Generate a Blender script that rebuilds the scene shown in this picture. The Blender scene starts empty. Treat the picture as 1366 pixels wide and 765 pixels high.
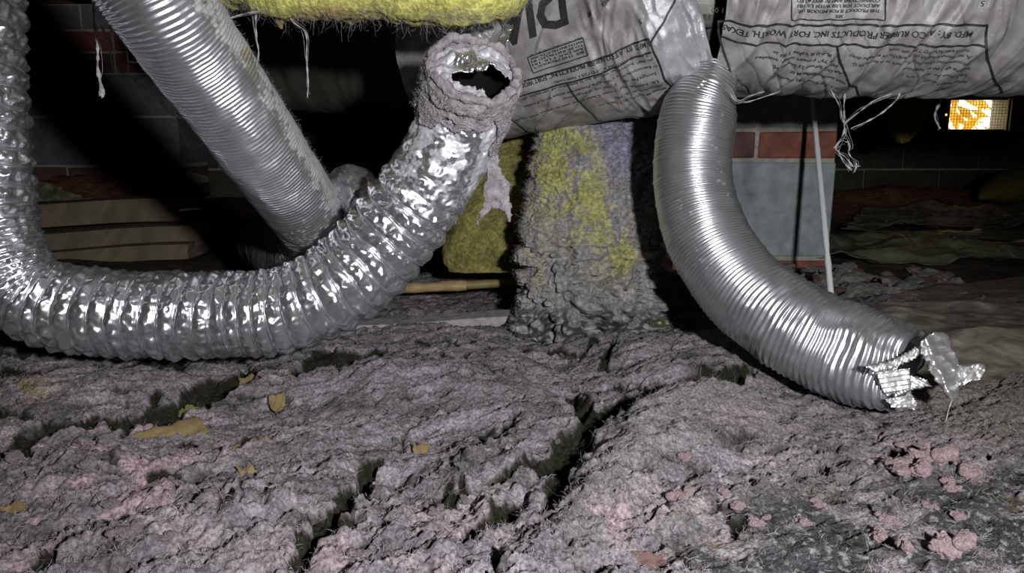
import bpy, bmesh, math, random
import numpy as np
from mathutils import Vector

random.seed(7); rng = np.random.default_rng(7)
C = bpy.context.scene.collection
sc = bpy.context.scene
# ------------------------------------------------------------------ camera
F = 1052.0; CAMZ = 0.32; PITCH = math.radians(11.0)
FWD = np.array([0, math.cos(PITCH), -math.sin(PITCH)])
UP = np.array([0, math.sin(PITCH), math.cos(PITCH)])
RT = np.array([1.0, 0, 0]); CAM = np.array([0, 0, CAMZ])
cd = bpy.data.cameras.new('camera'); cam = bpy.data.objects.new('camera', cd); C.objects.link(cam)
cd.sensor_fit = 'HORIZONTAL'; cd.sensor_width = 36; cd.lens = 36 * F / 1366; cd.clip_start = 0.01
cam.location = CAM; cam.rotation_euler = (math.pi / 2 - PITCH, 0, 0)
sc.camera = cam
# ------------------------------------------------------------------ daylight outside, lamp in the photographer's right hand
w = bpy.data.worlds.new('world'); sc.world = w; w.use_nodes = True
w.node_tree.nodes['Background'].inputs[0].default_value = (1.0, 0.95, 0.8, 1)
w.node_tree.nodes['Background'].inputs[1].default_value = 3.0
ld = bpy.data.lights.new('hand_lamp', 'SPOT'); ld.energy = 78; ld.shadow_soft_size = 0.028
ld.spot_size = math.radians(88); ld.spot_blend = 0.75; ld.color = (1.0, 0.985, 1.0)
lamp = bpy.data.objects.new('hand_lamp', ld); C.objects.link(lamp)
lamp.location = (0.27, -0.22, 0.45)
lamp.rotation_euler = (Vector((-0.02, 1.25, 0.20)) - Vector(lamp.location)).to_track_quat('-Z', 'Y').to_euler()
sc.view_settings.view_transform = 'Standard'; sc.view_settings.look = 'None'
sc.view_settings.exposure = 0.0; sc.view_settings.gamma = 1.0

# ------------------------------------------------------------------ numpy noise
def _h(ix, iy, iz, seed):
    h = (ix.astype(np.int64) * 374761393 + iy.astype(np.int64) * 668265263 + iz * 2147483647 + seed * 974634777) & 0xffffffff
    h = ((h ^ (h >> 13)) * 1274126177) & 0xffffffff
    h = (h ^ (h >> 16))
    h = (h * 2246822519) & 0xffffffff
    return ((h ^ (h >> 15)) & 0xffffff) / float(0xffffff)
def perlin(x, y, seed=0):
    x = np.asarray(x, float); y = np.asarray(y, float)
    ix = np.floor(x); iy = np.floor(y); fx = x - ix; fy = y - iy
    u = fx * fx * fx * (fx * (fx * 6 - 15) + 10); v = fy * fy * fy * (fy * (fy * 6 - 15) + 10)
    def g(a, b):
        an = _h(ix + a, iy + b, 0, seed) * 6.28318
        return np.cos(an) * (fx - a) + np.sin(an) * (fy - b)
    a = g(0, 0) * (1 - u) + g(1, 0) * u; b = g(0, 1) * (1 - u) + g(1, 1) * u
    return (a * (1 - v) + b * v) * 1.5
def fbm(x, y, seed=0, o=4, gain=.5):
    r = 0; a = 1.0; f = 1.0
    for i in range(o):
        r = r + a * perlin(x * f + 17 * i, y * f - 9 * i, seed + i); a *= gain; f *= 2.03
    return r
def ridged(x, y, seed=0, o=4, gain=.55):
    r = 0; a = 1.0; f = 1.0
    for i in range(o):
        r = r + a * (1 - 2 * np.abs(perlin(x * f + 5 * i, y * f + 3 * i, seed + i))); a *= gain; f *= 2.1
    return r
def billow(x, y, seed=0, o=4, gain=.55):
    r = 0; a = 1.0; f = 1.0
    for i in range(o):
        r = r + a * (np.abs(perlin(x * f + 5 * i, y * f + 3 * i, seed + i)) * 2 - .5); a *= gain; f *= 2.1
    return r
def facet(x, y, seed=0):            # continuous piecewise-linear noise: crumpled-foil facets
    x = x + .35 * perlin(x * .7, y * .7, seed + 5); y = y + .35 * perlin(x * .7 + 40, y * .7, seed + 6)
    s = (x + y) * 0.36602540378; X = x + s; Y = y + s
    ix = np.floor(X); iy = np.floor(Y); fx = X - ix; fy = Y - iy
    h00 = _h(ix, iy, 0, seed); h11 = _h(ix + 1, iy + 1, 0, seed); h10 = _h(ix + 1, iy, 0, seed); h01 = _h(ix, iy + 1, 0, seed)
    lo = h00 + fx * (h10 - h00) + fy * (h11 - h10)
    hi = h00 + fy * (h01 - h00) + fx * (h11 - h01)
    return np.where(fx > fy, lo, hi) * 2 - 1
def sstep(a, b, x):
    t = np.clip((x - a) / (b - a), 0, 1); return t * t * (3 - 2 * t)

# ------------------------------------------------------------------ projection helpers (pixel + distance -> place in the crawl space)
def P(px, py, d):
    return CAM + d * (FWD + (px - 683) / F * RT + (382.5 - py) / F * UP)
def G(px, py, z=0.0):
    r = FWD + (px - 683) / F * RT + (382.5 - py) / F * UP
    return CAM + r * ((z - CAMZ) / r[2])
def proj(v):
    q = v - CAM; d = q @ FWD
    return 683 + F * (q @ RT) / d, 382.5 - F * (q @ UP) / d, d

# ------------------------------------------------------------------ object helpers
def empty(name, label=None, cat=None, loc=(0, 0, 0), group=None):
    o = bpy.data.objects.new(name, None); C.objects.link(o); o.location = loc; o.empty_display_size = .02
    if label: tag(o, label, cat, group)
    return o
def tag(o, label=None, cat=None, group=None, kind=None):
    if label: o['label'] = label
    if cat: o['category'] = cat
    if group: o['group'] = group
    if kind: o['kind'] = kind
    return o
def mesh_np(name, V, Q, mat, parent=None, col=None, smooth=True, T=None):
    V = np.asarray(V, np.float32).reshape(-1, 3); Q = np.asarray(Q, np.int32).reshape(-1, 4)
    me = bpy.data.meshes.new(name); me.vertices.add(len(V)); me.vertices.foreach_set('co', V.ravel())
    nq = len(Q); idx = Q.ravel(); st = np.arange(nq) * 4; tot = np.full(nq, 4)
    if T is not None and len(T):
        T = np.asarray(T, np.int32).reshape(-1, 3)
        idx = np.concatenate([idx, T.ravel()]); st = np.concatenate([st, nq * 4 + np.arange(len(T)) * 3]); tot = np.concatenate([tot, np.full(len(T), 3)])
    me.loops.add(len(idx)); me.loops.foreach_set('vertex_index', idx.astype(np.int32))
    me.polygons.add(len(st)); me.polygons.foreach_set('loop_start', st.astype(np.int32))
    try: me.polygons.foreach_set('loop_total', tot.astype(np.int32))
    except Exception: pass
    me.polygons.foreach_set('use_smooth', np.full(len(st), smooth))
    if col is not None:
        a = me.color_attributes.new('Col', 'FLOAT_COLOR', 'POINT')
        c = np.ones((len(V), 4), np.float32); c[:, :3] = np.asarray(col).reshape(-1, 3); a.data.foreach_set('color', c.ravel())
    me.update(calc_edges=True); me.validate()
    if mat: me.materials.append(mat)
    o = bpy.data.objects.new(name, me); C.objects.link(o)
    if parent: o.parent = parent; o.matrix_parent_inverse = parent.matrix_world.inverted() if False else o.matrix_parent_inverse
    return o
def attach(o, parent):               # world-space mesh under an empty that has a location
    o.parent = parent; l = Vector(parent.location)
    o.matrix_parent_inverse.identity(); o.location = Vector(o.location) - l
    return o
def grid(n, m, wrap=False):
    i = np.arange(n - 1)[:, None]; j = np.arange(m if wrap else m - 1)[None, :]; j2 = (j + 1) % m
    return np.stack([i * m + j, i * m + j2, (i + 1) * m + j2, (i + 1) * m + j], -1).reshape(-1, 4)
def catmull(pts, n):
    p = np.asarray(pts, float); p = np.vstack([2 * p[0] - p[1], p, 2 * p[-1] - p[-2]])
    out = []
    for k in range(1, len(p) - 2):
        t = np.linspace(0, 1, 60, endpoint=False)[:, None]
        a, b, c, d = p[k - 1], p[k], p[k + 1], p[k + 2]
        out.append(.5 * ((2 * b) + (-a + c) * t + (2 * a - 5 * b + 4 * c - d) * t ** 2 + (-a + 3 * b - 3 * c + d) * t ** 3))
    out.append(p[-2][None]); q = np.vstack(out)
    s = np.concatenate([[0], np.cumsum(np.linalg.norm(np.diff(q[:, :3], axis=0), axis=1))])
    ss = np.linspace(0, s[-1], n)
    return np.stack([np.interp(ss, s, q[:, k]) for k in range(q.shape[1])], 1), ss
def frames(c, ref=(0, 1, 0)):
    t = np.gradient(c, axis=0); t /= np.linalg.norm(t, axis=1)[:, None]
    e = np.array(ref, float); e -= t[0] * (e @ t[0]); e /= np.linalg.norm(e); E = [e]
    for k in range(1, len(c)):
        e = E[-1] - t[k] * (E[-1] @ t[k]); e /= np.linalg.norm(e); E.append(e)
    E = np.array(E); return t, E, np.cross(t, E)
def sweep(ctrl, n, m, disp, ref=(0, 1, 0), wob=0):
    pts = [list(P(a, b, d)) + [r] for a, b, d, r in ctrl]
    q, s = catmull(pts, n); c = q[:, :3]; r = q[:, 3]
    # smooth the centre line a little
    t, E1, E2 = frames(c, ref)
    th = np.linspace(0, 2 * math.pi, m, endpoint=False)
    S, TH = np.meshgrid(s, th, indexing='ij')
    dr, ds = disp(S, TH, r[:, None], s[-1])
    R = r[:, None] + dr
    V = c[:, None] + t[:, None] * ds[..., None] + R[..., None] * (np.cos(TH)[..., None] * E1[:, None] + np.sin(TH)[..., None] * E2[:, None])
    return V, S, TH, (c, t, E1, E2, r, s)
def strands(roots, dirs, n, length, width, curl=.5, seg=4, seed=0):
    g = np.random.default_rng(seed); k = g.integers(0, len(roots), n)
    p = roots[k] + g.normal(0, .0008, (n, 3)); d = dirs[k] + g.normal(0, .6, (n, 3)); d /= np.linalg.norm(d, axis=1)[:, None]
    L = length * g.uniform(.4, 1.3, n); pts = [p]
    for i in range(seg):
        d = d + g.normal(0, curl, (n, 3)); d /= np.linalg.norm(d, axis=1)[:, None]
        p = p + d * (L / seg)[:, None]; pts.append(p)
    pts = np.stack(pts, 1)
    side = np.cross(g.normal(0, 1, (n, 3)), d); side /= np.linalg.norm(side, axis=1)[:, None] + 1e-9
    wd = width * np.linspace(1, .5, seg + 1)[None, :, None] * g.uniform(.6, 1.4, (n, 1, 1))
    V = np.stack([pts - side[:, None] * wd / 2, pts + side[:, None] * wd / 2], 2).reshape(n, -1, 3)
    b = np.arange(seg) * 2; q = np.stack([b, b + 1, b + 3, b + 2], 1)
    Q = (np.arange(n) * (seg + 1) * 2)[:, None, None] + q[None]
    return V.reshape(-1, 3), Q.reshape(-1, 4)
def box(name, cx, cy, cz, sx, sy, sz, mat, parent=None, bev=.002, rot=(0, 0, 0), jig=0):
    bm = bmesh.new(); bmesh.ops.create_cube(bm, size=1)
    for v in bm.verts: v.co = Vector((v.co.x * sx, v.co.y * sy, v.co.z * sz)) + Vector([random.uniform(-jig, jig) for _ in range(3)])
    if bev: bmesh.ops.bevel(bm, geom=bm.edges[:], offset=bev, segments=1, affect='EDGES')
    me = bpy.data.meshes.new(name); bm.to_mesh(me); bm.free(); me.materials.append(mat)
    o = bpy.data.objects.new(name, me); C.objects.link(o); o.location = (cx, cy, cz); o.rotation_euler = rot
    if parent: o.parent = parent; o.location = Vector((cx, cy, cz)) - Vector(parent.location)
    return o
def thin_tube(paths, r, seed=0, m=5, lump=0):
    Vs, Qs = [], []; off = 0
    for path in paths:
        n = max(12, len(path) * 10); q, s = catmull(path, n); t, A, B = frames(q, (.3, .9, .2))
        th = np.linspace(0, 2 * math.pi, m, endpoint=False)
        rr = r * (1 + lump * np.clip(perlin(s * 90, s * 0 + off, seed), -.4, 1) + .3 * perlin(s * 400, s * 0, seed + 3))[:, None]
        V = q[:, None] + rr[..., None] * (np.cos(th)[None, :, None] * A[:, None] + np.sin(th)[None, :, None] * B[:, None])
        Vs.append(V.reshape(-1, 3)); Qs.append(grid(n, m, True) + off); off += n * m
    return np.vstack(Vs), np.vstack(Qs)

# ------------------------------------------------------------------ materials
def mat(name, base=(.5, .5, .5), base2=None, scale=20, rough=.8, metal=0, bump=0, bscale=80, bdist=.002, useCol=False, detail=6,
        dust=None, spec=.5, colvar=.0, trans=0, distort=0, sheen=0):
    m = bpy.data.materials.new(name); m.use_nodes = True; nt = m.node_tree; N = nt.nodes; L = nt.links
    b = N['Principled BSDF']; b.inputs['Roughness'].default_value = rough; b.inputs['Metallic'].default_value = metal
    b.inputs['Specular IOR Level'].default_value = spec
    if sheen: b.inputs['Sheen Weight'].default_value = sheen
    if trans: b.inputs['Alpha'].default_value = 1 - trans
    tc = N.new('ShaderNodeTexCoord'); no = N.new('ShaderNodeTexNoise'); no.inputs['Scale'].default_value = scale
    no.inputs['Detail'].default_value = detail; no.inputs['Distortion'].default_value = distort; L.new(tc.outputs['Object'], no.inputs['Vector'])
    rp = N.new('ShaderNodeValToRGB'); rp.color_ramp.elements[0].position = .35; rp.color_ramp.elements[1].position = .68
    rp.color_ramp.elements[0].color = (*base, 1); rp.color_ramp.elements[1].color = (*(base2 or base), 1)
    L.new(no.outputs['Fac'], rp.inputs['Fac']); out = rp.outputs['Color']
    at = None
    if useCol or dust:
        at = N.new('ShaderNodeAttribute'); at.attribute_name = 'Col'
    if useCol:     # attribute colour, ramp multiplies it
        mx = N.new('ShaderNodeMix'); mx.data_type = 'RGBA'; mx.blend_type = 'MULTIPLY'; mx.inputs['Factor'].default_value = 1
        L.new(at.outputs['Color'], mx.inputs[6]); L.new(out, mx.inputs[7]); out = mx.outputs[2]
    if dust:       # attribute red = how much lint lies on the metal
        sp = N.new('ShaderNodeSeparateColor'); L.new(at.outputs['Color'], sp.inputs[0])
        n2 = N.new('ShaderNodeTexNoise'); n2.inputs['Scale'].default_value = 140; n2.inputs['Detail'].default_value = 8; L.new(tc.outputs['Object'], n2.inputs['Vector'])
        ma = N.new('ShaderNodeMath'); ma.operation = 'ADD'; L.new(n2.outputs['Fac'], ma.inputs[0]); L.new(sp.outputs[0], ma.inputs[1])
        mr = N.new('ShaderNodeMapRange'); mr.inputs[1].default_value = .85; mr.inputs[2].default_value = 1.3; L.new(ma.outputs[0], mr.inputs[0])
        mx = N.new('ShaderNodeMix'); mx.data_type = 'RGBA'; L.new(mr.outputs[0], mx.inputs['Factor']); L.new(out, mx.inputs[6]); mx.inputs[7].default_value = (*dust, 1); out = mx.outputs[2]
        m1 = N.new('ShaderNodeMapRange'); m1.inputs[3].default_value = metal; m1.inputs[4].default_value = 0; L.new(mr.outputs[0], m1.inputs[0]); L.new(m1.outputs[0], b.inputs['Metallic'])
        m2 = N.new('ShaderNodeMapRange'); m2.inputs[3].default_value = rough; m2.inputs[4].default_value = .95; L.new(mr.outputs[0], m2.inputs[0]); L.new(m2.outputs[0], b.inputs['Roughness'])
    L.new(out, b.inputs['Base Color'])
    if bump:
        nb = N.new('ShaderNodeTexNoise'); nb.inputs['Scale'].default_value = bscale; nb.inputs['Detail'].default_value = 8; nb.inputs['Roughness'].default_value = .65
        L.new(tc.outputs['Object'], nb.inputs['Vector']); bp = N.new('ShaderNodeBump'); bp.inputs['Strength'].default_value = bump; bp.inputs['Distance'].default_value = bdist
        L.new(nb.outputs['Fac'], bp.inputs['Height']); L.new(bp.outputs['Normal'], b.inputs['Normal'])
    return m
LINT = (.30, .285, .315)
M = dict(
    ground=mat('lint_ground', (.52, .52, .52), (1.4, 1.4, 1.4), 320, .95, bump=1, bscale=480, bdist=.003, useCol=True, detail=9, spec=.15),
    soil=mat('dark_soil', (.5, .5, .5), (1.3, 1.3, 1.3), 30, .95, bump=.8, bscale=60, bdist=.01, useCol=True, spec=.2),
    foil=mat('crinkled_foil', (.72, .73, .76), (.86, .87, .90), 60, .27, .92, bump=.10, bscale=300, bdist=.002, dust=LINT, spec=.5),
    foilfine=mat('corrugated_aluminium', (.60, .61, .64), (.74, .75, .78), 45, .30, .9, bump=.12, bscale=240, bdist=.001, dust=(.27, .265, .275)),
    foilflap=mat('torn_aluminium', (.72, .72, .72), (.86, .86, .85), 45, .36, .85, bump=.1, bscale=200, bdist=.001),
    foilbright=mat('bright_aluminium', (.70, .70, .71), (.84, .84, .85), 45, .24, .92, bump=.15, bscale=200, bdist=.0015),
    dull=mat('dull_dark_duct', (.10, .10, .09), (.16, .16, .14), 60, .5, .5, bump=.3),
    lint=mat('grey_lint', (.27, .255, .27), (.47, .45, .47), 90, .95, bump=1, bscale=400, bdist=.004, spec=.1),
    cob=mat('lint_web', (.25, .245, .26), (.42, .41, .44), 200, .9, bump=.5, bscale=600),
    batt=mat('glass_wool', (.6, .6, .6), (1.3, 1.3, 1.3), 160, .95, bump=1, bscale=260, bdist=.006, useCol=True, detail=9, spec=.1),
    film=mat('dusty_grey_film', (.165, .157, .152), (.35, .34, .335), 22, .42, bump=.5, bscale=40, bdist=.004, spec=.6, distort=1.2, useCol=True),
    filmdark=mat('shaded_film', (.045, .043, .035), (.075, .072, .06), 22, .6),  # rear duct's film: the shadow over it is put into this darker colour
    filmshiny=mat('clear_grey_film', (.26, .265, .28), (.40, .41, .43), 40, .18, .1, bump=.6, bscale=60, bdist=.004, spec=.9),
    ink=mat('black_print', (.012, .012, .013), (.03, .03, .03), 300, .6),
    inkfaint=mat('worn_print', (.02, .02, .022), (.10, .098, .10), 500, .6),
    block=mat('concrete_block', (.22, .26, .27), (.33, .38, .39), 30, .9, bump=.5, bscale=160, bdist=.003),
    blockdim=mat('dimmed_block', (.10, .115, .125), (.17, .19, .20), 30, .9, bump=.5, bscale=160, bdist=.003),  # darker copy of the block colour, standing in for weak light at far left
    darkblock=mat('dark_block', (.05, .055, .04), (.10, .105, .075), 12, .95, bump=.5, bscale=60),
    mortar=mat('mortar', (.30, .29, .24), (.44, .42, .34), 60, .95, bump=.7, bscale=200, bdist=.003),
    brick=mat('red_brick', (.15, .055, .036), (.26, .10, .07), 30, .9, bump=.5, bscale=150, bdist=.003),
    brickdark=mat('dark_brick', (.085, .05, .045), (.15, .08, .07), 30, .9, bump=.5, bscale=150, bdist=.003),
    wood=mat('aged_wood', (.115, .095, .06), (.19, .155, .10), 9, .8, bump=.3, bscale=40, distort=2),
    joist=mat('joist_wood', (.10, .075, .045), (.16, .12, .07), 9, .85, bump=.3, bscale=40, distort=2),
    rod=mat('white_plastic', (.74, .76, .78), (.82, .84, .86), 20, .4),
    pipetan=mat('tan_pipe', (.22, .15, .06), (.36, .27, .13), 35, .6, bump=.4, bscale=120, bdist=.002),
    kraft=mat('tan_kraft_paper', (.12, .085, .034), (.215, .16, .075), 35, .75, bump=.5, bscale=120, bdist=.003, spec=.3),
    plastic=mat('dirty_plastic_sheet', (.105, .097, .075), (.27, .25, .20), 20, .5, bump=.6, bscale=30, bdist=.006, distort=1.5, spec=.35),
    oliveplastic=mat('olive_plastic_sheet', (.10, .10, .06), (.21, .205, .13), 10, .38, bump=.3, bscale=20, bdist=.006, distort=1.5),
    pink=mat('pink_glass_wool', (.40, .29, .305), (.62, .475, .49), 5, .95, bump=.8, bscale=9, bdist=.02, detail=9, spec=.1),
    pinkdust=mat('dusty_pink_wool', (.24, .22, .23), (.46, .37, .385), 5, .95, bump=.8, bscale=9, bdist=.02, detail=9, spec=.1),
    fibre=mat('pale_fibre', (.20, .19, .205), (.42, .40, .42), 60, .9, spec=.1),
    hollow_shade=mat('hollow_shade', (.008, .008, .008), (.014, .013, .012), 30, .95, spec=.02),  # near-black liner colour: shade inside the open duct mouth is painted in
    amber=mat("sunlit_leaves", (.85, .50, .03), (1.0, .85, .25), 12, .8),
    grille=mat('vent_metal', (.10, .08, .02), (.2, .17, .06), 30, .6),
    yellowbit=mat('yellow_wool_bit', (.36, .38, .08), (.58, .60, .2), 4, .95, bump=1, bscale=7, bdist=.05),
    stone=mat('grey_stone', (.13, .13, .12), (.30, .29, .26), 2.5, .9, bump=.6, bscale=7, bdist=.04),
    green=mat('green_glass', (.01, .22, .10), None, 20, .1), white=mat('pale_grit', (.28, .29, .29), (.48, .50, .50), 3, .8, bump=1, bscale=7, bdist=.05),
)

# ------------------------------------------------------------------ the setting
Z_CEIL = 1.0
YB = 4.2
def quad_slab(name, x0, x1, y0, y1, z0, z1, m, kind='structure', parent=None):
    o = box(name, (x0 + x1) / 2, (y0 + y1) / 2, (z0 + z1) / 2, x1 - x0, y1 - y0, z1 - z0, m, parent, bev=0)
    if kind and not parent: o['kind'] = kind
    return o
XL, XR, YF = -3.0, 3.4, -1.6
quad_slab('ceiling', XL - .2, XR + .2, YF - .2, YB + .4, Z_CEIL, Z_CEIL + .04, M['joist'])
quad_slab('wall_left', XL - .2, XL, YF, YB + .2, -.3, Z_CEIL, M['darkblock'])
quad_slab('wall_right', XR, XR + .2, YF, YB + .2, -.3, Z_CEIL, M['darkblock'])
quad_slab('wall_front', XL, XR, YF - .2, YF, -.3, Z_CEIL, M['darkblock'])
# back wall: mortar core with a vent opening, blocks as parts
vc = P(1306, 153, 1.0); tt = (YB - 0) / vc[1]; vz = CAMZ + (vc[2] - CAMZ) * tt; vx = vc[0] * tt
VW, VH = .345, .165
x0v, x1v, z0v, z1v = vx - VW / 2, vx + VW / 2, vz - VH / 2, vz + VH / 2
wb = empty('wall_back'); wb['kind'] = 'structure'; wb.location = (0, YB, 0)
for a in ((XL, x0v, -.3, Z_CEIL), (x1v, XR, -.3, Z_CEIL), (x0v, x1v, -.3, z0v), (x0v, x1v, z1v, Z_CEIL)):
    quad_slab('mortar_core', a[0], a[1], YB + .008, YB + .19, a[2], a[3], M['mortar'], parent=wb)
bw, bh = .40, .20; r0 = z0v - .0; k0 = int(math.floor((-.2 - r0) / bh))
bmesh_block = None
for r in range(k0, 6):
    zc = r0 + r * bh + bh / 2
    if zc > Z_CEIL: break
    xo = (x0v + (0 if r % 2 == 0 else -.2))
    c0 = int(math.floor((XL - xo) / bw))
    for c in range(c0, c0 + 18):
        xa = xo + c * bw; xb = xa + bw
        if xa < XL or xb > XR: continue
        if zc - bh / 2 < z1v - .01 and zc + bh / 2 > z0v + .01 and xb > x0v + .01 and xa < x1v - .01: 
            if xb <= x1v + .06 and xa >= x0v - .01:
                continue
            continue
        if bmesh_block is None:
            o = box('block', 0, 0, 0, bw - .012, .03, bh - .012, M['darkblock'], None, .004); bmesh_block = o.data
        else:
            o = bpy.data.objects.new('block', bmesh_block); C.objects.link(o)
        o.parent = wb; o.location = ((xa + xb) / 2, .005, zc)
# brick reveal bricks round the vent (lit amber by daylight) and the wire grille
for k in range(2):
    box('brick', x0v + .004, YB + .09, z0v + .04 + k * .083, .02, .17, .073, M['brick'], wb, .002)
vent = empty('foundation_vent', 'small bright vent grille high in the dark far wall, glowing amber with daylight', 'vent', (vx, YB, vz))
vent.location = (vx, YB + .03, vz)
for x, z, sx, sz in ((0, VH / 2 - .004, VW - .03, .008), (0, -VH / 2 + .004, VW - .03, .008), (-VW / 2 + .03, 0, .008, VH), (VW / 2 - .004, 0, .008, VH)):
    o = box('frame', 0, 0, 0, sx, .012, sz, M['grille'], None, .001); o.parent = vent; o.location = (x, 0, z)
V, Q = [], []
bars = []
for k in range(1, 20): bars.append(((-VW / 2 + .03 + k * .0155), 0, .0016, VH - .008))
for k in range(1, 11): bars.append((.012, -VH / 2 + k * .0149, VW - .04, .0016))
bm = bmesh.new()
for x, z, sx, sz in bars:
    g = bmesh.ops.create_cube(bm, size=1)['verts']
    for v in g: v.co = Vector((v.co.x * sx + x, v.co.y * .0016, v.co.z * sz + z))
me = bpy.data.meshes.new('wire_mesh'); bm.to_mesh(me); bm.free(); me.materials.append(M['grille'])
o = bpy.data.objects.new('wire_mesh', me); C.objects.link(o); o.parent = vent; o['kind'] = 'stuff'
# the shrub outside the vent, lit by the sky
g = np.random.default_rng(3); nl = 900
c = np.stack([g.uniform(vx - .8, vx + .9, nl), g.uniform(YB + .75, YB + 1.1, nl), g.uniform(.1, 1.15, nl)], 1)
a = g.normal(0, 1, (nl, 3)); a /= np.linalg.norm(a, axis=1)[:, None]; b = np.cross(a, g.normal(0, 1, (nl, 3))); b /= np.linalg.norm(b, axis=1)[:, None]
Vl = np.stack([c - a * .07, c - b * .03, c + a * .07, c + b * .03], 1).reshape(-1, 3)
o = mesh_np('shrub', Vl, np.arange(nl * 4).reshape(-1, 4), M['amber'], smooth=False); tag(o, 'sunlit yellow leaves seen outside through the wall vent', 'shrub', kind='stuff')
o = quad_slab('outside_ground_1', vx - 1.2, vx + 1.2, YB + .4, YB + 1.5, -.05, -.01, M['amber'])  # amber ground slab added outside the vent as a sunlit backdrop

# joists under the ceiling
for k, x in enumerate(np.arange(-2.8, 3.3, .41)):
    o = box('floor_joist', x, (YF + YB) / 2, Z_CEIL - .09, .04, YB - YF - .02, .18, M['joist'], None, .002)
    tag(o, 'dark wooden floor joist running front to back under the subfloor', 'joist', 'floor joists overhead')

# ------------------------------------------------------------------ ground
def soil_z(x, y):
    z = -.012 + .010 * fbm(x * 3, y * 3, 21, 4)
    for px, d, h, rx, ry in ((120, 3.0, .165, .45, .30), (1180, 3.4, .10, .6, .25), (1330, 3.7, .06, .5, .3), (60, 2.6, .05, .4, .3)):
        q = P(px, 300, d); z = z + h * np.exp(-((x - q[0]) / rx) ** 2 - ((y - d) / ry) ** 2)
    return z
nr, nc = 200, 280
yy = np.geomspace(.25, YB + .02, nr)[:, None] * np.ones((1, nc)); uu = np.linspace(-1, 1, nc)[None, :] * np.ones((nr, 1))
xx = .1 + uu * 3.25
rough = sstep(2.0, 3.0, yy)
zz = soil_z(xx, yy) + .012 * rough * billow(xx * 9, yy * 9, 31, 4) - .03 * (1 - sstep(1.3, 1.8, yy))
colS = np.zeros(xx.shape + (3,)); colS[:] = (.075, .06, .045)
red = np.exp(-((xx - P(110, 300, 3.0)[0]) / .5) ** 2 - ((yy - 3.0) / .4) ** 2) + np.exp(-((xx - P(1180, 300, 3.4)[0]) / .6) ** 2 - ((yy - 3.4) / .35) ** 2)
colS += np.clip(red, 0, 1)[..., None] * (np.array((.30, .13, .075)) - colS)
fl = mesh_np('floor', np.stack([xx, yy, zz], -1), grid(nr, nc), M['soil'], col=colS); fl['kind'] = 'structure'
quad_slab('floor', XL, XR, YF, .26, -.10, -.03, M['soil'])

# lint carpet: pixel-space features turned into a relief of the ground
def seg_d(px, py, pts):
    """distance to a polyline and side (+ is below/right of it)"""
    best = np.full(px.shape, 1e9); side = np.zeros(px.shape)
    for (ax, ay), (bx, by) in zip(pts[:-1], pts[1:]):
        dx, dy = bx - ax, by - ay; t = np.clip(((px - ax) * dx + (py - ay) * dy) / (dx * dx + dy * dy), 0, 1)
        ex, ey = px - (ax + t * dx), py - (ay + t * dy); d = np.hypot(ex, ey); s = np.sign(dx * (py - ay) - dy * (px - ax))
        mset = d < best; best = np.where(mset, d, best); side = np.where(mset, s, side)
    return best, side
# crevices: polyline, half width (px), strength
CREV = [
    ([(165, 583), (215, 560), (262, 541), (300, 522), (330, 512)], 15, 1.0),
    ([(0, 612), (60, 590), (110, 582), (160, 578)], 8, .8),
    ([(0, 510), (60, 503), (130, 497), (240, 490)], 8, .7), ([(240, 490), (330, 482), (420, 474)], 4, .5),
    ([(45, 765), (90, 738), (140, 718), (185, 702)], 9, .9),
    ([(400, 765), (425, 722), (452, 702), (470, 672), (500, 634)], 15, 1.0),
    ([(405, 738), (470, 715)], 10, .9), ([(195, 655), (230, 640)], 9, .5),
    ([(735, 690), (745, 660), (750, 632), (775, 600), (800, 575), (850, 548), (880, 536)], 19, 1.0),
    ([(770, 545), (790, 580)], 16, 1.0), ([(760, 600), (720, 640)], 13, .9),
    ([(640, 725), (660, 700), (682, 690)], 14, .9), ([(615, 735), (640, 715)], 10, .7),
    ([(640, 606), (665, 600)], 13, .9), ([(560, 690), (620, 668)], 6, .7), ([(665, 655), (735, 640)], 5, .7),
    ([(884, 526), (925, 522), (960, 517), (998, 507)], 9, 1.0), ([(840, 545), (890, 528)], 6, .8),
    ([(400, 505), (440, 488), (510, 485)], 7, .7), ([(510, 485), (570, 489), (680, 488)], 3.5, .6),
    ([(640, 590), (690, 575)], 4, .5), ([(560, 470), (640, 462)], 3, .4), ([(700, 470), (800, 466)], 4, .5),
    ([(730, 540), (800, 522), (860, 520)], 5, .6), ([(800, 490), (830, 468)], 7, .7), ([(1000, 668), (1030, 655)], 4, .5),
    ([(1190, 612), (1225, 618)], 8, .8), ([(1085, 637), (1110, 632)], 6, .6), ([(960, 690), (985, 715)], 7, .6), ([(905, 740), (915, 765)], 9, .6),
    ([(1020, 575), (1090, 560)], 3, .4), ([(340, 655), (300, 700), (270, 730)], 4, .5), ([(560, 560), (530, 600)], 4, .4),
    ([(240, 600), (300, 610), (345, 590)], 4, .5), ([(0, 560), (40, 572)], 8, .7), ([(220, 715), (330, 660)], 4, .5), ([(0, 480), (60, 472), (130, 478)], 7, .6)]
def ell(px, py, cx, cy, rx, ry, an=0):
    a = math.radians(an); dx = px - cx; dy = py - cy; u = dx * math.cos(a) + dy * math.sin(a); v = -dx * math.sin(a) + dy * math.cos(a)
    return np.exp(-((u / rx) ** 2 + (v / ry) ** 2))
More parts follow.
